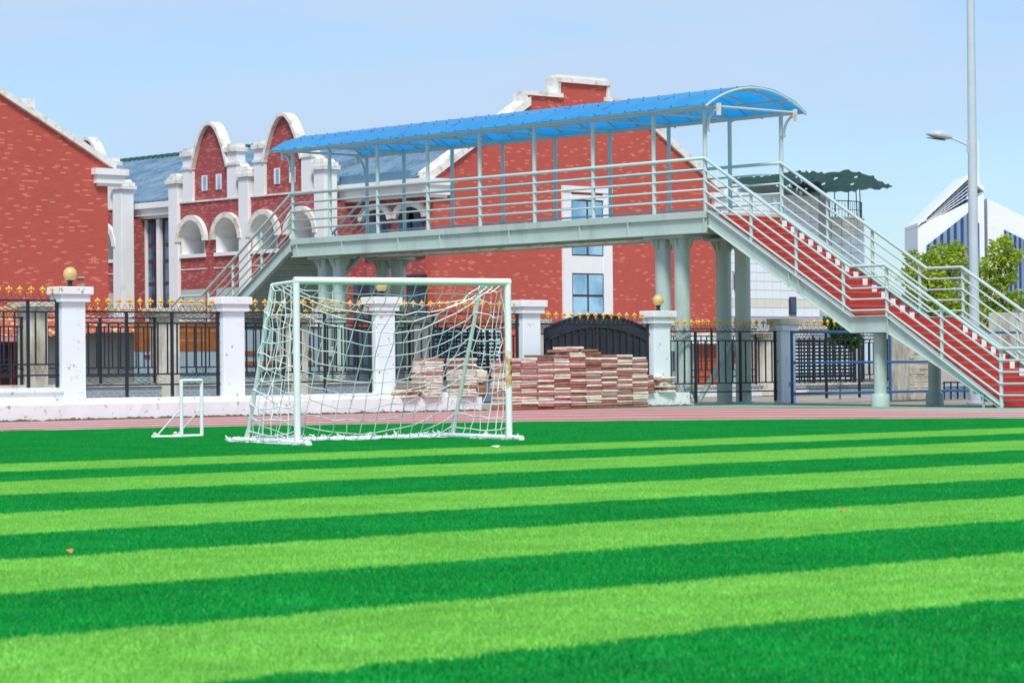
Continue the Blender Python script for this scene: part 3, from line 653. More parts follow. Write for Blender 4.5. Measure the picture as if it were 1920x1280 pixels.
for X in (XN, XF):
    for y, s in ((44.33, -1), (60.2, 1)):
        q = [(X, y+s*.09, 6.45)]+[(X, y+s*(.09+.35*(1-math.cos(t))), 6.45+.46*math.sin(t)) for t in np.linspace(.15, math.pi/2, 8)]
        MB().tube(q, .034, 10).build('bracket', 'steelrail', br, smooth=40)
        MB().box(X-.035, X+.035, y+s*.42, y+s*.50, 6.78, 7.06).build('bracket_plate', 'trim_white', br)
        MB().box(X-.05, X+.05, *sorted((y+s*.03, y+s*.12)), 6.42, 6.47).build('bracket_clip', 'steelrail', br)

# ------------------------------------------------------------------ boundary walls, pillars and iron fences
def finial_mesh():
    b = MB(); b.lathe([(.006, 0), (.010, .03), (.024, .045), (.012, .06), (.016, .085), (.034, .10), (.020, .125), (.004, .155)], (0,0,0), 6)
    for s in (-1, 1): b.lathe([(.004, 0), (.018, .018), (.014, .034), (.003, .05)], (s*.042, 0, .072), 5); b.box(min(0, s*.045), max(0, s*.045), -.008, .008, .078, .092)
    return b.mesh('finial', 'gold', smooth=50)
FIN = finial_mesh()
PICK = MB().box(-.013, .013, -.013, .013, 0, 1.02).mesh('picket', 'iron')
POST = MB().box(-.026, .026, -.026, .026, 0, 1.69).mesh('fence_post', 'iron')
def fence_panel(label, x0, x1, y, ztop, posts, group, pick_dx=.235, fin_dx=.25, low=True, scale=1.0, fin=True, wave=True):
    t = thing('iron_fence', label, 'fence', ((x0+x1)/2, y, ztop-1.69), group)
    for dz in (0, -.22, -1.24, -1.45): MB().box(x0, x1, y-.016, y+.016, ztop+dz-.016, ztop+dz+.016).build('rail', 'iron', t)
    for p in posts: inst('fence_post', POST, t, (p, y-.002, ztop-1.69))
    x = x0+pick_dx*.6
    while x < x1-.06:
        if all(abs(x-p) > .07 for p in posts): inst('picket', PICK, t, (x, y+random.uniform(-.004, .004), ztop-1.24), (0, random.uniform(-.006, .006), 0))
        x += pick_dx
    if fin:
        x = x0+.12
        while x < x1-.03: inst('finial', FIN, t, (x, y, ztop+.10), (0, random.uniform(-.05, .05), random.uniform(-.25, .25)), (1.25, 1.2, 1.2)); x += fin_dx
    s = MB()
    def wirepath(z0, h, kind):
        xs = np.arange(x0+.02, x1-.02, .02)
        return xs
    # looping wire on the top rail
    if wave:
        xs = np.arange(x0+.02, x1-.02, .018); ph = 2*math.pi/(fin_dx*.62)
        s.tube([(float(x), y, ztop+.02+.062*(1-math.cos(ph*(x-x0)))) for x in xs], .0055, 4)
    # diamond and zigzag scrolls between the double rails
    segs = sorted([x0]+list(posts)+[x1])
    for zc, hz in ((ztop-.11, .085), (ztop-1.345, .085)):
        for a, b_ in zip(segs, segs[1:]):
            L_ = b_-a
            if L_ < .3: continue
            if random.random() < .62:
                c = (a+b_)/2; hw = min(.42, L_*.42)
                for off in (-.16, 0, .16):
                    s.tube([(c+off-hw*.55, y, zc), (c+off, y, zc+hz), (c+off+hw*.55, y, zc), (c+off, y, zc-hz), (c+off-hw*.55, y, zc)], .0052, 4)
            else:
                c = (a+b_)/2; zz = [(c-.36+.06*i, y, zc+(hz if i % 2 else -hz)*(1-abs(i-6)/8)) for i in range(13)]; s.tube(zz, .0052, 4)
    s.build('scrollwork', 'iron', t)
    return t
PX = [29.15, 33.0, 37.0, 41.25, 45.4, 49.78]; PT = [2.60, 2.44, 2.48, 2.45, 2.24, 2.08]; PB = [.30, .30, .30, 0, .0, .0]
plab = ['peeling white gate pillar with a yellow globe lamp, tallest of the row', 'chipped white pillar behind the goal net, between two fence panels', 'white pillar with a globe lamp standing behind the football net',
        'white pillar with flaking grey base beside the stacked pavers', 'white pillar with a globe lamp beside the black arched gate', 'pale weathered pillar with heavy capstone beside the blue pipe railing']
for i, (x, zt, zb) in enumerate(zip(PX, PT, PB)):
    t = thing('pillar', plab[i], 'pillar', (x, 45.3, zb))
    hw = .265; yf, yb = 45.20, 45.46
    MB().box(x-hw, x+hw, yf, yb, zb, zt-.30).build('shaft', 'pillar', t, bevel=.012)
    c = MB(); c.box(x-hw-.07, x+hw+.07, yf-.07, yb+.07, zt-.30, zt-.155); c.build('capital', 'pillar', t, bevel=.012)
    MB().box(x-hw-.12, x+hw+.12, yf-.12, yb+.12, zt-.155, zt).build('capstone', 'kerb' if i < 5 else 'stone', t, bevel=.015)
    if i in (0, 2, 4):
        g = thing('globe_lamp', ['yellowed glass globe lamp on the tallest white pillar', '', 'yellowed glass globe lamp on the pillar seen through the goal net', '', 'yellowed glass globe lamp on the pillar beside the black gate'][i], 'lamp', (x, 45.33, zt))
        MB().lathe([(.07, 0), (.06, .02), (.045, .03), (.045, .10), (.07, .115), (.07, .135)], (x, 45.33, zt), 14).build('lamp_base', 'iron', g, smooth=40)
        r = .136; MB().lathe([(r*math.sin(a), .25-r*math.cos(a)) for a in np.linspace(.45, math.pi-.02, 20)], (x, 45.33, zt), 28).build('globe', 'globe', g, smooth=True)
# kerb and plinths
def wavy_box(x0, x1, y0, y1, z0, z1, n=40, amp=.006):
    b = MB(); vs = []
    for i in range(n+1):
        x = x0+(x1-x0)*i/n; d = [random.uniform(-amp, amp) for _ in range(3)]
        vs += [(x, y0+d[0], z0), (x, y1, z0), (x, y1, z1+d[1]), (x, y0+d[2], z1+d[1])]
    fs = []
    for i in range(n):
        a, c = i*4, i*4+4; fs += [(a, a+3, c+3, c), (a+3, a+2, c+2, c+3), (a+2, a+1, c+1, c+2)]
    fs += [(0, 1, 2, 3), (n*4+3, n*4+2, n*4+1, n*4)]; b.add(vs, fs); return b
kb = wavy_box(14, 39.42, 44.85, 45.75, 0, .31, 120).build('kerb_wall', 'kerb', org=(27, 45.3, 0)); tag(kb, 'long chipped white kerb wall along the running track', 'wall')
kb2 = wavy_box(44.15, 45.95, 44.86, 45.75, 0, .32, 12).build('kerb_wall', 'kerb', org=(45, 45.3, 0)); tag(kb2, 'short moss-stained white kerb block beside the gate pillar', 'wall')
pl = MB().box(14, 28.88, 45.22, 45.55, .31, .55); pl.box(14, 28.88, 45.17, 45.60, .551, .64); tag(pl.build('plinth_wall', 'kerb', org=(22, 45.4, .3)), 'low white plinth with projecting lip left of the tallest pillar', 'wall')
for i, (a, b_) in enumerate(((29.42, 32.73), (33.27, 36.73), (37.27, 39.4))):
    o = wavy_box(a, b_, 45.18, 45.55, .30, .42, 20, .008).build('plinth_wall', 'kerb', org=((a+b_)/2, 45.4, .3))
    tag(o, ['low chipped white plinth under the fence beside the small training goal', 'low white plinth under the fence behind the goal', 'short white plinth behind the loose stacked pavers'][i], 'wall')
ms = MB()
for k in range(520):
    x = random.uniform(24, 45.9)
    if 39.5 < x < 44.1: continue
    w_ = random.uniform(.03, .22); hz = random.uniform(.006, .03)*(1.6 if random.random() < .12 else 1); y0 = 44.845-random.uniform(.01, .05)
    ms.add([(x-w_, y0+.03, .001), (x+w_, y0+.03, .001), (x+w_*.5, y0-.05, .005), (x-w_*.5, y0-.05, .005), (x+random.uniform(-.5, .5)*w_, 44.852, hz+.02)], [(3, 2, 4), (2, 1, 4), (0, 3, 4)])
tag(ms.build('moss', 'moss'), 'dark dirt and moss along the foot of the white kerb', 'moss', kind='stuff')
G1 = 'iron fence panels along the field'
fence_panel('black iron fence panel with gold finials left of the tallest pillar', 25.4, 28.90, 45.34, 2.33, [26.2, 27.35, 28.19, 28.84], G1)
fence_panel('black iron fence panel behind the small training goal', 29.42, 32.73, 45.34, 2.12, [30.46, 31.55, 32.68], G1)
fence_panel('black iron fence panel seen through the left half of the goal net', 33.27, 36.73, 45.34, 2.13, [34.35, 35.45, 36.68], G1)
fence_panel('black iron fence panel seen through the right half of the goal net', 37.27, 40.98, 45.34, 2.14, [37.35, 38.45, 39.6, 40.92], G1)
fence_panel('black iron fence rail with gold finials in front of the arched gate', 41.52, 45.13, 45.36, 1.92, [45.06], G1, pick_dx=9.0)
fence_panel('black iron fence panel standing in front of the bridge columns', 45.67, 49.50, 45.34, 1.76, [46.65, 48.2, 49.44], G1)
fence_panel('black iron fence panel behind the blue pipe railing', 50.05, 53.9, 45.36, 1.79, [50.1, 51.35, 52.6, 53.6], G1)
# second boundary across the lane
fw = thing('boundary_wall', 'low grey brick boundary wall with pale cap across the lane', 'wall', (45, 57, 0))
MB().box(32, 52.2, 56.92, 57.3, 0, .555).build('wall_core', 'mortarw', fw); MB().box(32, 52.2, 56.86, 57.36, .556, .63).build('wall_cap', 'oldpillar', fw)
BR = MB().box(-.103, .103, 0, .03, -.029, .029).mesh('brick', 'greybrick')
for r in range(5):
    for k in range(56):
        x = 33.9+k*.232+(.116 if r % 2 else 0)
        if x > 46.5: break
        inst('brick', BR, fw, (x, 56.898+random.uniform(-.003, .003), .515-.079*r))
fw2 = thing('boundary_wall', 'low grey brick wall behind the blue pipe railing', 'wall', (64, 57, 0))
MB().box(57.3, 78, 56.92, 57.3, 0, .30).build('wall_core', 'mortarw', fw2); MB().box(57.3, 78, 56.86, 57.36, .301, .36).build('wall_cap', 'oldpillar', fw2)
for r in range(3):
    for k in range(60):
        x = 63.6+k*.232+(.116 if r % 2 else 0)
        if x > 70.5: break
        inst('brick', BR, fw2, (x, 56.898, .26-.079*r))
QX = [(35.64, 2.64), (39.53, 2.52), (43.62, 2.40), (47.9, 2.36), (52.05, 2.3), (57.15, 2.25), (61.75, 2.02)]
ql = ['mouldy white pillar behind the fence left of the tallest pillar', 'mouldy cream pillar with a diamond mark beside the orange boards', 'stained cream pillar seen through the left side of the net', 'stained pillar seen through the net beside a globe lamp', 'mouldy pillar hinged to the left leaf of the black gate', 'mouldy pillar hinged to the right leaf of the black gate', 'water-stained white pillar behind the bridge columns']
for (x, zt), lb in zip(QX, ql):
    t = thing('old_pillar', lb, 'pillar', (x, 57.1, 0)); MB().box(x-.27, x+.27, 56.84, 57.38, 0, zt-.22).build('shaft', 'oldpillar', t, bevel=.015)
    MB().box(x-.36, x+.36, 56.74, 57.48, zt-.22, zt-.12).build('capital', 'oldpillar', t, bevel=.015); MB().box(x-.44, x+.44, 56.66, 57.56, zt-.12, zt).build('capstone', 'oldpillar', t, bevel=.015)
G2 = 'iron fence panels across the lane'
for (a, b_), lb in zip(((32.0, 35.36), (35.92, 39.25), (39.81, 43.34), (43.9, 47.62), (48.2, 51.76), (57.45, 61.45), (62.05, 66.0), (66.3, 70.2)),
      ('inner iron fence panel before the shed with red doors', 'inner iron fence panel before the grey shed wall', 'inner iron fence panel before the orange boards', 'inner iron fence panel among the left bridge columns', 'inner iron fence panel before the pale louvred shutters', 'inner iron fence panel before the orange brick booth', 'inner iron fence panel beside the water-stained pillar', 'inner iron fence panel before the louvres by the blue railing')):
    zt = 2.27 if a < 45 else (2.05 if a < 60 else 1.85)
    fence_panel(lb, a, b_, 57.1, zt, [a+.05, (a+b_)/2, b_-.05], G2)
# black double gate
gt = thing('black_gate', 'black sheet-metal double gate with arched top and rusty centre seam', 'gate', (54.6, 57, 0))
for s, (xa, xb) in ((-1, (52.42, 54.59)), (1, (54.61, 56.78))):
    n = 12; pts = []
    for i in range(n+1):
        x = xa+(xb-xa)*i/n; t = abs(x-54.6)/2.2; pts.append((x, 1.95+.52*math.cos(min(1, t)*math.pi*.5)**.75))
    MB().prism(pts+[(xb, .1), (xa, .1)], 'y', 57.05, 57.09).build('gate_leaf', 'gate', gt)
    MB().tube([(x, 57.03, z-.02) for x, z in pts], .035, 6).build('gate_arch', 'gate', gt)
    MB().tube([(x, 57.03, z-.38) for x, z in pts], .028, 6).build('gate_arch', 'gate', gt)
    for i in range(8):
        x = xa+.14+(xb-xa-.28)*i/7; z = float(np.interp(x, [p[0] for p in pts], [p[1] for p in pts]))-.40
        MB().box(x-.022, x+.022, 57.015, 57.048, .15, z).build('gate_bar', 'gate', gt)
MB().box(54.585, 54.615, 57.02, 57.04, .1, 2.44).build('centre_seam', 'rustpost', gt)
cs = MB(); ys = []
for i in range(22):
    z = .05+i*.05
    cs.add([(45.15, 46.0+(.015 if i % 2 else -.015), z), (45.95, 46.0+(.015 if i % 2 else -.015), z)], [])
cs.f = [(2*i, 2*i+1, 2*i+3, 2*i+2) for i in range(21)]
tag(cs.build('corrugated_sheet', 'corr', org=(45.5, 46.0, 0)), 'pale corrugated metal sheet leaning behind the loose pavers', 'metal sheet')
# ------------------------------------------------------------------ sheds and walls across the lane
sh = thing('tin_shed', 'low grey shed with rust-red tin roof and red framed doors', 'shed', (40, 62, 0))
MB().box(33.5, 42.6, 62.0, 66, 0, 2.0).build('wall', 'greywall', sh)
rfm = MB(); n = 46
for i in range(n):
    xa = 33.0+i*(42.9-33.0)/n; xb = xa+(42.9-33.0)/n; zr = lambda x: 2.62-.34*max(0, (x-39.5)/3.4)
    for a, b_, dz0, dz1 in ((xa, (xa+xb)/2, 0, .03), ((xa+xb)/2, xb, .03, 0)):
        rfm.add([(a, 61.3, 1.86+dz0+.12*max(0, min(1, (a-38.5)/2))), (b_, 61.3, 1.86+dz1+.12*max(0, min(1, (b_-38.5)/2))), (b_, 64, zr(b_)+dz1), (a, 64, zr(a)+dz0)], [(0,1,2,3)])
rfm.build('roof', 'redroof', sh)
MB().tube([(33, 64, 2.63), (39.5, 64, 2.63), (42.9, 64, 2.29)], .10, 8).build('ridge_cap', 'pink', sh)
MB().box(33.0, 38.6, 61.2, 61.28, 1.74, 1.86).build('fascia', 'pink', sh)
for x0 in (37.35, 38.05, 41.9):
    dd = MB().box(x0, x0+.62, 61.93, 61.997, .35, 1.72).build('door', 'redframe', sh)
    for k in (0, 1):
        for z0, z1 in ((.45, .85), (.92, 1.25), (1.3, 1.66)): MB().box(x0+.06+k*.28, x0+.28+k*.28, 61.92, 61.929, z0, z1).build('pane', 'dark', dd)
ob = thing('board_hoarding', 'orange stained boards above pale blue metal sheets', 'hoarding', (42, 59.5, 0))
for k, (z0, z1) in enumerate(((1.46, 1.74), (1.75, 2.0), (2.01, 2.24))):
    MB().box(40.2, 43.15-.12*k, 59.45, 59.49, z0, z1).build('board', 'orange', ob)
for k, (z0, z1) in enumerate(((.2, .62), (.63, 1.04), (1.05, 1.455))): MB().box(40.2, 43.2, 59.46, 59.50, z0, z1).build('sheet', 'paleblue', ob)
MB().box(40.5, 41.6, 59.42, 59.445, 1.30, 1.36).build('loose_plank', 'redframe', ob)
bb = thing('sheet_hoarding', 'pale blue metal hoarding with a red brick strip above it', 'hoarding', (46, 59.5, 0))
for k in range(5): MB().box(43.6+k*.9, 44.48+k*.9, 59.46, 59.50, .1, 2.05).build('sheet', 'paleblue', bb)
for k in range(3): MB().box(43.6, 46.0, 59.42, 59.455, .8+k*.28, .9+k*.28).build('rail', 'orange', bb)
MB().box(43.6, 48.1, 59.44, 59.52, 2.06, 2.12).build('top_rail', 'iron', bb)
def louvres(label, x0, x1, y, z0, z1):
    t = thing('louvred_shutter', label, 'shutter', ((x0+x1)/2, y, 0)); MB().box(x0, x1, y+.05, y+.09, 0, z1+.05).build('back_panel', 'dark', t)
    sl = MB(); sl.add([(x0,y-.02,0),(x1,y-.02,0),(x1,y+.04,.055),(x0,y+.04,.055),(x0,y-.02,.012),(x1,y-.02,.012),(x1,y+.04,.067),(x0,y+.04,.067)], [(0,1,2,3),(7,6,5,4),(0,4,5,1),(1,5,6,2),(2,6,7,3),(3,7,4,0)])
    me = sl.mesh('slat', 'louvre', (x0, y, 0)); z = z0
    while z < z1: inst('slat', me, t, (x0, y, z)); z += .115
    k = int((x1-x0)/.24)
    for i in range(k+1): x = x0+(x1-x0)*i/k; MB().box(x-.02, x+.02, y-.05, y-.022, .0, z1+.04).build('bar', 'iron', t)
louvres('dark barred shutter with pale louvre slats behind the goal', 49.5, 52.6, 59.0, .35, 2.05)
louvres('dark barred shutter with pale louvre slats behind the blue railing', 65.2, 68.2, 59.0, .12, 1.78)
oh = thing('brick_booth', 'orange brick booth with white roof fascia under the footbridge', 'booth', (66, 62, 0))
MB().box(63.75, 69, 62.03, 65, 0, 1.62).build('wall', 'greywall', oh); MB().box(63.3, 69.3, 61.7, 65.2, 1.66, 1.90).build('roof_slab', 'wall_white', oh); MB().box(63.5, 69.2, 61.85, 65.1, 1.90, 2.02).build('roof_slab', 'oldpillar', oh)
OB = MB().box(-.145, .145, 0, .04, -.055, .055).mesh('brick', 'orangebrick')
for r in range(13):
    for k in range(15):
        x = 63.9+k*.305+(.15 if r % 2 else 0); z = .06+r*.122
        if 65.3 < x < 66.5 and z < 1.08: continue
        inst('brick', OB, oh, (x, 61.99, z))
wq = MB().box(65.42, 66.4, 61.98, 62.027, .1, 1.06).build('window', 'redframe', oh)
for k in range(3):
    for j in range(2): MB().box(65.48+k*.31, 65.75+k*.31, 61.965, 61.979, .16+j*.44, .56+j*.44).build('pane', 'paleblue', wq)
# right-hand end: stone wall, pillar, low railing, blue pipe railing
sw = thing('stone_wall', 'cream stacked ledge-stone wall under the stair', 'wall', (54.9, 45.4, 0))
MB().box(54.42, 55.52, 45.28, 45.62, 0, 1.52).build('wall_core', 'grout', sw)
z = 0.02; 
while z < 1.5:
    hgt = random.uniform(.045, .085); x = 54.40-random.uniform(0, .1)
    while x < 55.5:
        ln_ = random.uniform(.14, .34); p = random.uniform(.0, .035); xa, xb = max(x, 54.41), min(x+ln_, 55.53)
        if xb-xa > .04: MB().box(xa+.003, xb-.003, 45.245-p, 45.30, z+.003, z+hgt-.003).build('stone', 'stone', sw)
        x += ln_
    z += hgt
for (x, zt, lb) in ((54.05, 1.82, 'stained white end pillar joining the ledge-stone wall'), (58.6, 2.28, 'dark weathered gatepost beyond the stair foot')):
    t = thing('old_pillar', lb, 'pillar', (x, 45.4, 0)); MB().box(x-.33 if x < 55 else x-.45, x+.33 if x < 55 else x+.9, 45.2, 45.6, 0, zt).build('shaft', 'oldpillar', t, bevel=.02)
lr = thing('low_railing', 'low black railing on grey bricks behind the stair foot', 'railing', (57, 45.4, 0))
MB().box(55.9, 58.1, 45.40, 45.6, 0, .40).build('wall_core', 'mortarw', lr)
for r in range(4):
    for k in range(9): inst('brick', BR, lr, (56.05+k*.232+(.1 if r % 2 else 0), 45.38, .05+r*.085))
for k in range(8): MB().box(55.9+k*.28, 55.93+k*.28, 45.30, 45.33, 0, .44).build('bar', 'iron', lr)
MB().box(55.88, 58.1, 45.30, 45.33, .44, .47).build('rail', 'iron', lr)
bp = thing('pipe_railing', 'blue painted pipe railing with three rails passing behind the stair', 'railing', (55, 44.6, 0))
for z in (1.74, .99, .24): MB().tube([(49.24, 44.6, z), (62, 44.6, z)], .034, 10).build('rail', 'bluepipe', bp, smooth=40)
for x in (49.24, 52.9, 56.6, 60.3): MB().tube([(x, 44.6, 0), (x, 44.6, 1.772)], .036, 10).build('post', 'bluepipe', bp, smooth=40)
# ------------------------------------------------------------------ paving slabs
def slab_mesh(k, w, d, hgt, mat):
    r = random.Random(k); b = MB(); j = lambda a: r.uniform(-a, a)
    prof = [(-d/2+.022, 0), (-d/2, .013), (-d/2, hgt-.013), (-d/2+.020, hgt), (d/2, hgt), (d/2, 0)]
    e0, e1 = [j(.010) for _ in range(2)]; vs = [(-w/2+.006+e0, y+j(.006), z) for y, z in prof]+[(w/2-.006+e1, y+j(.006), z) for y, z in prof]; n = 6
    b.add(vs, [tuple(range(n))[::-1], tuple(range(n, 2*n))]+[(q, (q+1) % n, n+(q+1) % n, n+q) for q in range(n)]); return b.mesh('stacked_paver', mat)
SL = {m_: [slab_mesh(k*7+i, .485, .46, .056, m_) for k in range(5)] for i, m_ in enumerate(('slab_red', 'slab_cream', 'slab_brown'))}
CN = {'slab_red': 'faded red', 'slab_cream': 'cream', 'slab_brown': 'dirty brown'}
def slab(x, y, z, mcol, where, grp, rz=0., ry=0., sc_=1.0):
    o = inst('stacked_paver', random.choice(SL[mcol]), None, (x, y, z), (random.uniform(-.006, .006), ry+random.uniform(-.012, .012), rz+random.uniform(-.03, .03)), (sc_, 1, 1))
    tag(o, CN[mcol]+' paver '+where, 'paver', grp)
cols = [(39.93, 18), (40.42, 19), (40.92, 19), (41.41, 20), (41.90, 21), (42.39, 21), (42.88, 20), (43.37, 20), (43.86, 19)]
ORD = ['ninth', 'eighth', 'seventh', 'sixth', 'fifth', 'fourth', 'third', 'second', 'first']
for ci, (x, n) in enumerate(cols):
    z = 0.005; pc_ = random.choice(['slab_red', 'slab_cream'])
    for k in range(n):
        c = 'slab_brown' if (k == 0 or (k > n-2 and random.random() < .4) or random.random() < .03) else (('slab_cream' if pc_ == 'slab_red' else 'slab_red') if random.random() < .5 else ('slab_red' if random.random() < .25 else 'slab_cream')); pc_ = c
        slab(x+random.uniform(-.012, .012), 44.62+random.uniform(-.02, .02), z, c, 'in the '+ORD[ci]+' stack from the short kerb block'+(', topmost' if k == n-1 else ', at the bottom' if k == 0 else ''), 'pavers in the long stacked row'); z += .0605
for x, z, c, ry in ((40.95, 1.158, 'slab_brown', 0), (41.66, 1.279, 'slab_red', 0), (42.27, 1.279, 'slab_brown', 0), (41.82, 1.339, 'slab_cream', 0)): slab(x, 44.62, z, c, 'lying loose on top of the long row', 'pavers lying on the long row', ry=ry, sc_=1.15)
for (x, n, w_) in ((37.98, 14, 'in the leaning stack on the kerb behind the net'), (38.95, 14, 'in the straight stack on the kerb behind the net')):
    z = .315
    for k in range(n):
        c = 'slab_red' if k in (8, 13) and x < 38.5 else ('slab_brown' if random.random() < .12 else 'slab_cream')
        slab(x+(random.uniform(-.05, .05) if x < 38.5 else random.uniform(-.02, .02)), 44.98, z, c, w_, 'pavers stacked on the kerb', rz=random.uniform(-.08, .08), sc_=1.05 if x < 38.5 else 1.0); z += .0605
z = .315
for k in range(4): slab(37.32+.04*k, 44.98, z, 'slab_brown' if k % 2 else 'slab_cream', 'in the low pile at the foot of the lamp pillar', 'pavers in the low pile', rz=.1*k, sc_=.9); z += .0605
z = .325
for k in range(7): slab(44.55+random.uniform(-.04, .04), 45.0, z, random.choice(['slab_red', 'slab_cream']) if k < 6 else 'slab_red', 'in the narrow pile beside the corrugated sheet', 'pavers in the narrow pile', rz=.1*(k % 3), sc_=.55); z += .0605
z = .325
for k in range(6): slab(45.15+random.uniform(-.05, .05), 45.0, z, 'slab_brown' if k in (4, 1) else 'slab_cream', 'in the uneven pile at the foot of the gate pillar', 'pavers in the uneven pile', rz=.12*(k % 4)-.2, sc_=.95); z += .062
rk = MB(); rk.lathe([(.05, 0), (.17, .04), (.2, .14), (.16, .26), (.06, .30)], (39.5, 45.0, .60), 9); rk.v = [(x+random.uniform(-.025, .025), y+random.uniform(-.02, .02), z+random.uniform(-.02, .02)) for x, y, z in rk.v]
tag(rk.build('rubble_stone', 'stone', org=(39.5, 45.0, .6)), 'rough yellow stone wedged between two paver stacks', 'stone')
rk = MB(); rk.lathe([(.1, 0), (.19, .05), (.18, .2), (.1, .29)], (39.5, 45.0, .31), 9); rk.v = [(x+random.uniform(-.02, .02), y, z) for x, y, z in rk.v]
tag(rk.build('rubble_stone', 'slab_brown', org=(39.5, 45.0, .31)), 'dark brown rubble under the rough yellow stone', 'stone')
# ------------------------------------------------------------------ football goal
PLg = Vector((20.47, 26.74, 0)); PRg = Vector((23.34, 26.03, 0)); e_ = (PRg-PLg).normalized(); n_ = Vector((-e_.y, e_.x, 0)); GH = 2.04; WID = (PRg-PLg).length
gl = thing('football_goal', 'white tubular football goal with sagging white net', 'goal', tuple((PLg+PRg)/2))
def gp_(s, b_, z): return tuple(PLg+e_*s+n_*b_+Vector((0, 0, z)))
MB().tube([gp_(-.03, 0, GH), gp_(WID+.03, 0, GH)], .047, 16).build('crossbar', 'goal', gl, smooth=40)
for s, mt in ((0, 'goal'), (WID, 'goalrust')):
    MB().tube([gp_(s, 0, 0), gp_(s, 0, GH)], .043, 16).build('post', mt, gl, smooth=40)
    MB().tube([gp_(s, 0, GH-.01), gp_(s, .75, GH-.03)], .024, 10).build('top_stay', 'goal', gl, smooth=40)
    MB().tube([gp_(s, .75, GH-.03), gp_(s, 1.62, .03)], .027, 12).build('rear_pole', 'goal', gl, smooth=40)
    MB().tube([gp_(s, -.34, .04), gp_(s, 2.05, .04)], .04, 10).build('ground_bar', 'goal', gl, smooth=40)
MB().tube([gp_(0, 1.90, .03), gp_(WID, 1.90, .03)], .027, 10).build('rear_ground_bar', 'goal', gl, smooth=40)
# the net: a hanging sheet solved with a small mass-spring run
NI, NJ = 17, 17; LJ = .75+2.17
P = np.zeros((NI, NJ, 3)); rest_i = WID/(NI-1); rest_j = LJ/(NJ-1)
fixed = np.zeros((NI, NJ), bool)
def edge_pt(s):
    d = s
    if d <= .75: return (d, GH-.03)
    t = (d-.75)/2.17; return (.75+(1.70-.75)*t, (GH-.03)*(1-t))
for i in range(NI):
    for j in range(NJ):
        t = j/(NJ-1); P[i, j] = (i*rest_i, 1.78*t, (GH-.03)*(1-t)+.02)
for j in range(NJ):
    b_, z_ = edge_pt(j*rest_j)
    for i in (0, NI-1): P[i, j] = (i*rest_i, b_, max(z_, .02)); fixed[i, j] = True
fixed[:, 0] = True; fixed[:, NJ-1] = True
V_ = P.copy(); P0 = P.copy(); P += rng.normal(0, .01, P.shape)*(~fixed)[..., None]
for it in range(260):
    vel = (P-V_)*.93; V_ = P.copy(); P = P+vel; P[..., 2] -= .0011
    P[fixed] = P0[fixed]
    for _ in range(10):
        for ax, rest in ((0, rest_i*1.03), (1, rest_j)):
            A = P[:-1] if ax == 0 else P[:, :-1]; B = P[1:] if ax == 0 else P[:, 1:]
            D = B-A; Ln = np.linalg.norm(D, axis=2, keepdims=True)+1e-9; C_ = np.clip(Ln-rest, 0, None)/Ln*D*.25
            A += C_; B -= C_
        P[fixed] = P0[fixed]
    P[..., 2] = np.maximum(P[..., 2], .02)
P += rng.normal(0, .013, P.shape)*(~fixed)[..., None]
net = MB(); CR = .0068
def curve(pts_): net.tube([gp_(*p) for p in pts_], CR, 4, caps=False)
for i in range(NI): curve([tuple(P[i, j]) for j in range(NJ)])
for j in range(1, NJ): curve([tuple(P[i, j]) for i in range(NI)])
for s in (0, WID):   # side nets
    KC, KR = 8, 13; Q = {}
    for c in range(KC):
        for r in range(KR):
            z_ = (GH-.04)*(1-r/(KR-1)); bmax = .75+(1.70-.75)*(1-z_/GH); b_ = bmax*c/(KC-1); sag = .07*math.sin(math.pi*c/(KC-1))*(1-.5*r/KR)
            Q[c, r] = (s+random.gauss(0, .02)+(-.10 if s == 0 else .10)*math.sin(math.pi*c/(KC-1))*.7, b_+random.gauss(0, .014), max(.02, z_-sag+random.gauss(0, .014)))
    for c in range(KC): curve([Q[c, r] for r in range(KR)])
    for r in range(KR): curve([Q[c, r] for c in range(KC)])
def tangle(s0, b0, s1, b1, n, wdt, hgt):   # slack net lying on the grass
    for k in range(n):
        t = random.random(); t2 = t+random.uniform(-.12, .12); pts_ = []
        for q in range(9):
            u = t+(t2-t)*q/8; pts_.append((s0+(s1-s0)*u+random.gauss(0, wdt*.5), b0+(b1-b0)*u+random.gauss(0, wdt), max(.012, abs(random.gauss(0, hgt)))))
        curve(pts_)
tangle(0, -.35, 0, 2.2, 55, .05, .035); tangle(WID, -.25, WID, 2.0, 40, .05, .035); tangle(0, 1.92, WID, 1.92, 70, .06, .04); tangle(.1, 0.15, WID*.6, .8, 0, .1, .02)
net.build('net', 'net', gl)
sg = thing('training_goal', 'small white training goal frame with angled braces on the turf', 'goal', (22.1, 31.5, 0))
a_ = Vector((22.03, 31.44, 0)); lat = R0; dep = F0; b2 = a_+lat*.235+dep*.42; lft = (-lat*.42+dep*.02)
for p in (a_, b2):
    MB().tube([tuple(p), tuple(p+Vector((0, 0, .80)))], .026, 12).build('post', 'goal', sg, smooth=40)
    MB().tube([tuple(p+Vector((0, 0, .42))), tuple(p+lft*.82+Vector((0, 0, .04)))], .011, 8).build('brace', 'goal', sg, smooth=40)
    MB().tube([tuple(p+Vector((0, 0, .02))), tuple(p+lft+Vector((0, 0, .02)))], .024, 10).build('foot_bar', 'goal', sg, smooth=40)
    MB().lathe([(.02, 0), (.028, .012), (.028, .03), (.012, .04)], tuple(p+lft*.9+Vector((0, 0, .04))), 10).build('foot_clamp', 'goal', sg, smooth=40)
MB().tube([tuple(a_+Vector((0, 0, .80))), tuple(b2+Vector((0, 0, .80)))], .027, 12).build('crossbar', 'goal', sg, smooth=40)
MB().tube([tuple(a_+Vector((0, 0, .02))), tuple(b2+Vector((0, 0, .02)))], .018, 10).build('bottom_bar', 'goal', sg, smooth=40)
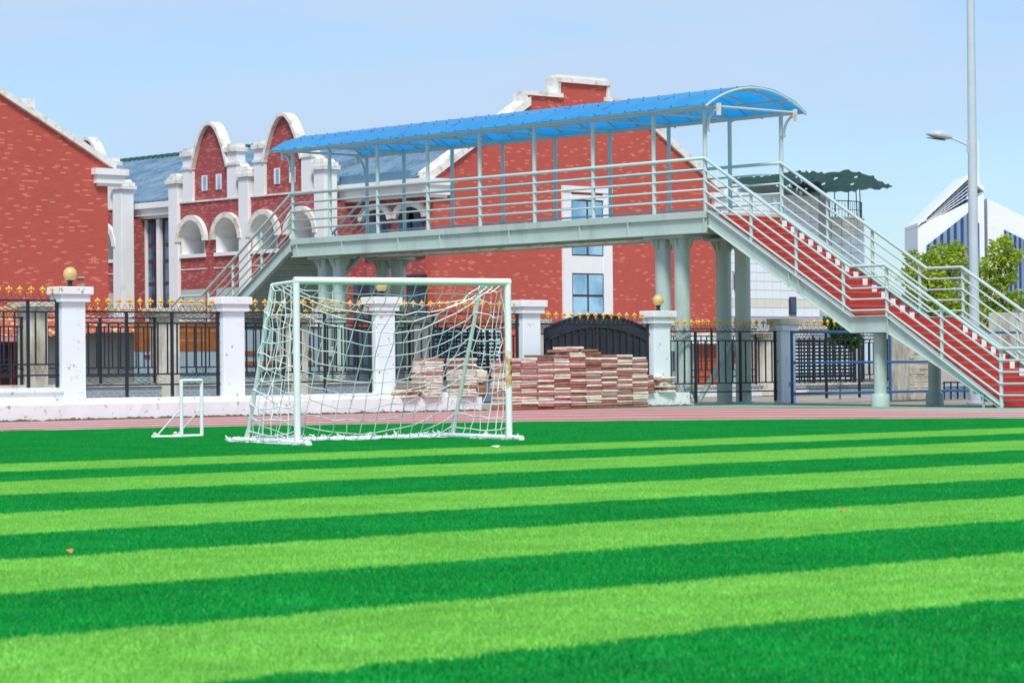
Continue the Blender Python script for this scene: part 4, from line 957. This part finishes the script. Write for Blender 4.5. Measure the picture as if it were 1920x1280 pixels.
# litter on the turf
def leaf(x, y, mat, r, label, cat, name):
    b = MB(); n = 7; b.v = [(0, 0, .012)]+[(r*(1+.35*math.cos(2*k*math.pi/n*2))*math.cos(2*math.pi*k/n), r*.7*math.sin(2*math.pi*k/n), .012*math.sin(k*2.3)) for k in range(n)]
    b.v = [(x+vx, y+vy, .034+vz) for vx, vy, vz in b.v]; b.f = [(0, 1+k, 1+(k+1) % n) for k in range(n)]; tag(b.build(name, mat, org=(x, y, .03)), label, cat)
leaf(7.57, 11.79, 'dryleaf', .022, 'curled orange dry leaf on a dark stripe of the turf', 'leaf', 'dry_leaf')
leaf(12.86, 11.23, 'dryleaf', .022, 'pale orange dry leaf on a light stripe of the turf', 'leaf', 'dry_leaf')
leaf(20.9, 23.54, 'white', .06, 'white paper scrap on the turf in front of the goal', 'litter', 'paper_scrap')
# ------------------------------------------------------------------ street lamp
bx_, by_ = 50.08, 39.68
lp = thing('street_lamp', 'tall pale grey street lamp pole behind the stairs with one lamp arm', 'street lamp', (bx_, by_, 0))
MB().tube([(bx_, by_, 0), (bx_, by_, 14)], .125, 20, .075).build('pole', 'lamppole', lp, smooth=40)
MB().lathe([(.2, 0), (.2, .04), (.14, .06), (.14, .5), (.125, .52)], (bx_, by_, .002), 20).build('pole_base', 'lamppole', lp, smooth=40)
d_ = Vector((-.74, .67, 0)); p0 = Vector((bx_, by_, 5.98))
MB().tube([tuple(p0+d_*.08), tuple(p0+d_*.25+Vector((0, 0, .08))), tuple(p0+d_*.52+Vector((0, 0, .20)))], .026, 10).build('arm', 'lamppole', lp, smooth=40)
MB().tube([tuple(p0+d_*.09+Vector((0, 0, -.16))), tuple(p0+d_*.09+Vector((0, 0, .13)))], .04, 10).build('arm_clamp', 'lamppole', lp, smooth=40)
hd = MB(); c0 = p0+d_*.46+Vector((0, 0, .19)); ax = (d_+Vector((0, 0, .15))).normalized(); sx = ax.cross(U0).normalized(); uz = sx.cross(ax)
k = 14; rr = []
for i in range(k+1):
    t = i/k; wv = .165*math.sin(math.pi*min(1, t*.93+.07))**.55*(.45+.55*min(1, t*2.2)); hv = .14*math.sin(math.pi*min(.97, t*.9+.08))**.7
    rr.append([c0+ax*(.62*t)+sx*(wv*math.cos(a))+uz*((hv if math.sin(a) > 0 else hv*.55)*math.sin(a)) for a in [2*math.pi*q/14 for q in range(14)]])
hd.v = [tuple(p) for g_ in rr for p in g_]; hd.f = [(i*14+j, i*14+(j+1) % 14, (i+1)*14+(j+1) % 14, (i+1)*14+j) for i in range(k) for j in range(14)]+[tuple(range(14))[::-1], tuple(range(k*14, k*14+14))]
hd = hd.build('lamp_head', 'lamphead', lp, smooth=50)
ls = MB(); ring = [c0+ax*(.36+.22*math.cos(a))+sx*(.10*math.sin(a))-uz*.080 for a in [2*math.pi*q/18 for q in range(18)]]; ls.v = [tuple(p) for p in ring]+[tuple(p-uz*.012) for p in ring]; ls.f = [tuple(range(18))]+[tuple(range(18, 36))[::-1]]+[(q, (q+1) % 18, 18+(q+1) % 18, 18+q) for q in range(18)]
ls.build('lens', 'lens', hd)
# ------------------------------------------------------------------ white tiled building with tattered green roofing
wb = thing('tiled_building', 'white tiled building with rounded corner and tattered green rooftop canopy', 'building', (103, 96, 0))
MB().box(98.6, 108, 95.0, 106, 0, 9.75).build('wall', 'grout', wb)
TW, THt = .60, .45
def tile_mesh(mat, w=TW): return MB().box(-w/2+.012, w/2-.012, -.02, 0, -THt/2+.012, THt/2-.012).mesh('wall_tile', mat)
TL, TLC = tile_mesh('tile'), tile_mesh('tilecream')
wins = [(104.95, 4.0), (100.85, 5.1), (100.85, 7.6), (100.85, 2.9)]
for c in range(13):
    for r in range(14):
        x = 99.55+c*TW; z = 9.5-r*THt
        if any(abs(x-wx) < .3 and abs(z-wz) < .5 for wx, wz in wins): continue
        inst('wall_tile', TLC if r == 12 else TL, wb, (x, 94.998, z))
for wx, wz in wins:
    q = MB().box(wx-.25, wx+.25, 94.93, 94.997, wz-.45, wz+.45).build('window', 'frame', wb); MB().box(wx-.16, wx+.20, 94.92, 94.929, wz-.36, wz+.36).build('pane', 'darkglass', q)
bc = Vector((109.3, 97.3, 0)); BRD = 2.62
bm_ = MB(); bm_.lathe([(BRD, 0), (BRD, 8.62)], tuple(bc), 40); bm_.build('rounded_wall', 'grout', wb, smooth=40)
n_t = 12; a_mid = math.atan2(-F0.y, -F0.x); tw = .60
TB, TBC = tile_mesh('tile', .60), tile_mesh('tilecream', .60)
da = tw/BRD
for c in range(1, n_t+1):
    a = a_mid+(c-(n_t+1)/2)*da
    for r in range(11):
        z = 8.38-r*.45; x = bc.x+(BRD+.012)*math.cos(a); y = bc.y+(BRD+.012)*math.sin(a)
        if c == 4 and r in (3,): 
            q = MB().box(x-.16, x+.16, y-.2, y+.2, z-.25, z+.25).build('window', 'darkglass', wb); continue
        inst('wall_tile', TBC if r in (0, 1) else TL if False else TB, wb, (x, y, z), (0, 0, a+math.pi/2))
MB().lathe([(BRD+.06, 8.62), (BRD+.06, 8.70), (BRD-.1, 8.71)], tuple(bc), 40).build('terrace_edge', 'tilecream', wb, smooth=40)
MB().lathe([(BRD+.05, 7.58), (BRD+.05, 7.64)], tuple(bc), 40).build('band_edge', 'trim_white', wb, smooth=40)
pt_ = MB(); pt_.lathe([(1.5, 8.70), (1.5, 10.25)], (bc.x-.3, bc.y+.9, 0), 20); pt_.build('penthouse', 'tile', wb, smooth=40)
rl = MB()
for i in range(46):
    a = a_mid-1.75+3.5*i/45; x, y = bc.x+(BRD-.08)*math.cos(a), bc.y+(BRD-.08)*math.sin(a)
    rl.tube([(x, y, 8.70), (x, y, 9.55)], .016, 4)
rl.tube([(bc.x+(BRD-.08)*math.cos(a_mid-1.75+3.5*i/45), bc.y+(BRD-.08)*math.sin(a_mid-1.75+3.5*i/45), 9.55) for i in range(46)], .025, 5)
rl.tube([(bc.x+(BRD-.08)*math.cos(a_mid-1.75+3.5*i/45), bc.y+(BRD-.08)*math.sin(a_mid-1.75+3.5*i/45), 9.1) for i in range(46)], .014, 4)
rl.build('terrace_railing', 'iron', wb)
for i in range(9):
    a = a_mid-1.4+2.8*i/8; x, y = bc.x+(BRD-.15)*math.cos(a), bc.y+(BRD-.15)*math.sin(a); MB().tube([(x, y, 8.7), (x+random.uniform(-.1, .1), y, 10.55)], .028, 5).build('canopy_post', 'rustpost', wb)
def tattered(pf, pb, seed, holes, nx=34, ny=10):
    # pf/pb: front and back edges as lists of points; a torn sheet is spanned between them
    r = random.Random(seed); b = MB(); vs = []
    def lerp(P_, t):
        k = min(int(t*(len(P_)-1)), len(P_)-2); return P_[k].lerp(P_[k+1], t*(len(P_)-1)-k)
    for j in range(ny+1):
        for i in range(nx+1):
            p = lerp(pf, i/nx).lerp(lerp(pb, i/nx), j/ny); ed = i in (0, nx) or j in (0, ny)
            vs.append((p.x+r.uniform(-.08, .08)*ed, p.y, p.z+.03*math.sin(i*2.1)+r.uniform(-.025, .025)+(r.uniform(-.05, .06) if ed else 0)))
    fs = [(j*(nx+1)+i, j*(nx+1)+i+1, (j+1)*(nx+1)+i+1, (j+1)*(nx+1)+i) for j in range(ny) for i in range(nx) if r.random() > holes]
    b.add(vs, fs); return b
def rp_(px, py, d): return ray_point(px, py, d)
tattered([rp_(1482, 348, 139.5), rp_(1510, 366, 139.5), rp_(1560, 362, 139.5), rp_(1620, 356, 139.5), rp_(1674, 352, 141)], [rp_(1490, 344, 146), rp_(1530, 328, 146), rp_(1585, 319, 146), rp_(1630, 328, 146), rp_(1670, 349, 144)], 3, .035).build('green_roofing', 'greenroof', wb)
tattered([rp_(1372, 354, 139), rp_(1430, 353, 139), rp_(1490, 346, 139), rp_(1545, 326, 140)], [rp_(1372, 334, 144), rp_(1430, 329, 144), rp_(1490, 321, 144), rp_(1540, 323, 143)], 9, .01).build('green_roofing', 'greenroof', wb)
MB().box(99.2, 106.0, 95.6, 97.5, 9.75, 10.2).build('roof_parapet', 'tile', wb)
# ------------------------------------------------------------------ far office towers
def TP(px, py_off, z, d=900.): 
    p = Vector((0,0,0))+F0*d+R0*((px-960)/5100*900.)+F0*py_off; return (p.x, p.y, z)
def tprism(poly, o0, o1):
    b = MB(); n = len(poly); vs = [TP(p, o0, z) for p, z in poly]+[TP(p, o1, z) for p, z in poly]
    b.add(vs, [tuple(range(n))[::-1], tuple(range(n, 2*n))]+[(i, (i+1) % n, n+(i+1) % n, n+i) for i in range(n)]); return b
t1 = thing('office_tower', 'white office tower with slanted roof slats and blue glass strips', 'building', TP(1780, 0, 0))
tprism([(1723, 0), (1848, 0), (1848, 57.3), (1823, 54.6), (1723, 46.2)], 0, 30).build('wall', 'towerwhite', t1)
tprism([(1723, 46.3), (1819, 61.9), (1848, 57.6), (1848, 59.0), (1819, 63.4), (1723, 47.4)], -.6, 30).build('roof_rim', 'towerwhite', t1)
for k in range(9):
    p = 1745+k*8.4; za = 46.2+(p-1723)/100*8.4; zb = 46.5+(p-1723)/96*15.4
    tprism([(p, za), (p+7.2, za+.6), (p+7.2, zb+1.0), (p, zb-.1)], 4, 5).build('roof_glass', 'towerglass', t1)
for k in range(5):
    f_ = .2+.16*k; tprism([(1740, 46.8+f_*1.5), (1820, 54.2+f_*8), (1820, 54.5+f_*8), (1740, 47.05+f_*1.5)], .5, 1.2).build('roof_slat', 'towerwhite', t1)
for k in range(13):
    p = 1739+k*6.4; top = 39.9+(p-1739)*.137
    w_ = tprism([(p, 2), (p+5.6, 2), (p+5.6, top+.76), (p, top)], -.5, -.02).build('glass_strip' if k % 2 == 0 else 'grey_strip', 'towerglass' if k % 2 == 0 else 'towerpanel', t1)
tprism([(1832, 2), (1838, 2), (1838, 47), (1832, 48)], -.5, -.02).build('glass_strip', 'towerglass', t1)
MB().tube([TP(1843, 5, 59), TP(1843, 5, 75)], .35, 6).build('antenna', 'towerwhite', t1)
t2 = thing('office_tower', 'second white office block with roof sloping down and dense blue strips', 'building', TP(1900, 12, 0))
tprism([(1862, 0), (1990, 0), (1990, 44.4), (1862, 55.8)], 8, 40).build('wall', 'towerwhite', t2)
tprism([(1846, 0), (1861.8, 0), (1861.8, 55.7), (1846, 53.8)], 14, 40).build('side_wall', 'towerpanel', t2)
tprism([(1847, 0), (1861, 0), (1861, 37.5), (1847, 37.5)], 13.4, 13.95).build('glass_strip', 'towerglass', t2)
for k in range(22):
    p = 1893+k*4.6; tprism([(p, 2), (p+3.8, 2), (p+3.8, 45.0-(p-1893)*.09), (p, 45.3-(p-1893)*.09)], 7.4, 7.96).build('glass_strip' if k % 2 == 0 else 'grey_strip', 'towerglass' if k % 2 == 0 else 'towerpanel', t2)
for k in range(6):
    z = 8+k*6.2; tprism([(1739, z), (1822, z), (1822, z+.35), (1739, z+.35)], -.9, -.55).build('floor_band', 'towerpanel', t1)
# ------------------------------------------------------------------ trees
def tree(label, base, height, clumps, leafm, nleaf, seed, lsize=.11, group=None, name='street_tree'):
    r = random.Random(seed); t = thing(name, label, 'tree', base, group); B = Vector(base)
    tr_ = .13 if height > 3 else .02; tk = MB(); tk.tube([tuple(B), tuple(B+Vector((.05, .03, height*.35))), tuple(B+Vector((-.03, .05, height*.62)))], tr_, 9, tr_*.45)
    for c, rad in clumps:
        s = B+Vector((0, 0, height*r.uniform(.28, .5))); m_ = s.lerp(c, .55)+Vector((r.uniform(-.1, .1), r.uniform(-.1, .1), .1)); tk.tube([tuple(s), tuple(m_), tuple(c)], tr_*.4, 6, .008)
    tk.build('trunk', 'bark', t, smooth=True)
    lv = MB(); tot = sum(rad**2 for _, rad in clumps)
    for c, rad in clumps:
        for _ in range(int(nleaf*rad**2/tot)):
            while True:
                v = Vector((r.uniform(-1, 1), r.uniform(-1, 1), r.uniform(-1, 1)))
                if .15 < v.length < 1: break
            v = v*(v.length**-.35); p = c+Vector((v.x*rad, v.y*rad, v.z*rad*.85)); sz = lsize*r.uniform(.6, 1.35)
            a = Vector((r.gauss(0, 1), r.gauss(0, 1), r.gauss(0, .5))).normalized(); b_ = a.cross(Vector((r.gauss(0, 1), r.gauss(0, 1), r.gauss(0, 1)))).normalized()
            k = len(lv.v); lv.v += [tuple(p), tuple(p+a*sz*.55+b_*sz*.30), tuple(p+a*sz*1.15), tuple(p+a*sz*.55-b_*sz*.30)]; lv.f.append((k, k+1, k+2, k+3))
    lv.build('crown', leafm, t)
def cl(px, py, d, r): return (ray_point(px, py, d), r)
tb1 = ray_point(1755, 740, 84); tb1.z = 0
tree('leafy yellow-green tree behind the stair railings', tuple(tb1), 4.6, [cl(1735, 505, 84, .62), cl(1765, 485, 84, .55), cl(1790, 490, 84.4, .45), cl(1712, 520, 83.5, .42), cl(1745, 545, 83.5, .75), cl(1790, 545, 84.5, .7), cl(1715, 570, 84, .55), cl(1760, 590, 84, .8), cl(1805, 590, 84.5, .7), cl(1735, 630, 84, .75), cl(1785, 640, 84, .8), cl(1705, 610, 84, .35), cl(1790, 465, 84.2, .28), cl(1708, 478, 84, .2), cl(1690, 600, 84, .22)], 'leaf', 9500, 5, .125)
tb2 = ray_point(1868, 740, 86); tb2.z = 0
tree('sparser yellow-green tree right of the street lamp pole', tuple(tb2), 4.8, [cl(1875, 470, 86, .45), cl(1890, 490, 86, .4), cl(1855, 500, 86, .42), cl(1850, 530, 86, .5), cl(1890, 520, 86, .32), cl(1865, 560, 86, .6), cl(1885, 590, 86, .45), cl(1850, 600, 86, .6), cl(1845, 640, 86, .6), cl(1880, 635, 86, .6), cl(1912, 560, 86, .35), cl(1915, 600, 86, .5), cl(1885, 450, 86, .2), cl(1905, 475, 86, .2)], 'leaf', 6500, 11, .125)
tb3 = ray_point(1575, 740, 74); tb3.z = 0
tree('small dark green shrub behind the fence under the landing', tuple(tb3), 1.6, [cl(1568, 612, 74, .22), cl(1585, 625, 74, .25), cl(1572, 635, 74, .2), cl(1552, 602, 74, .12), cl(1600, 640, 74, .25)], 'leafdark', 1300, 4, .12, name='shrub')
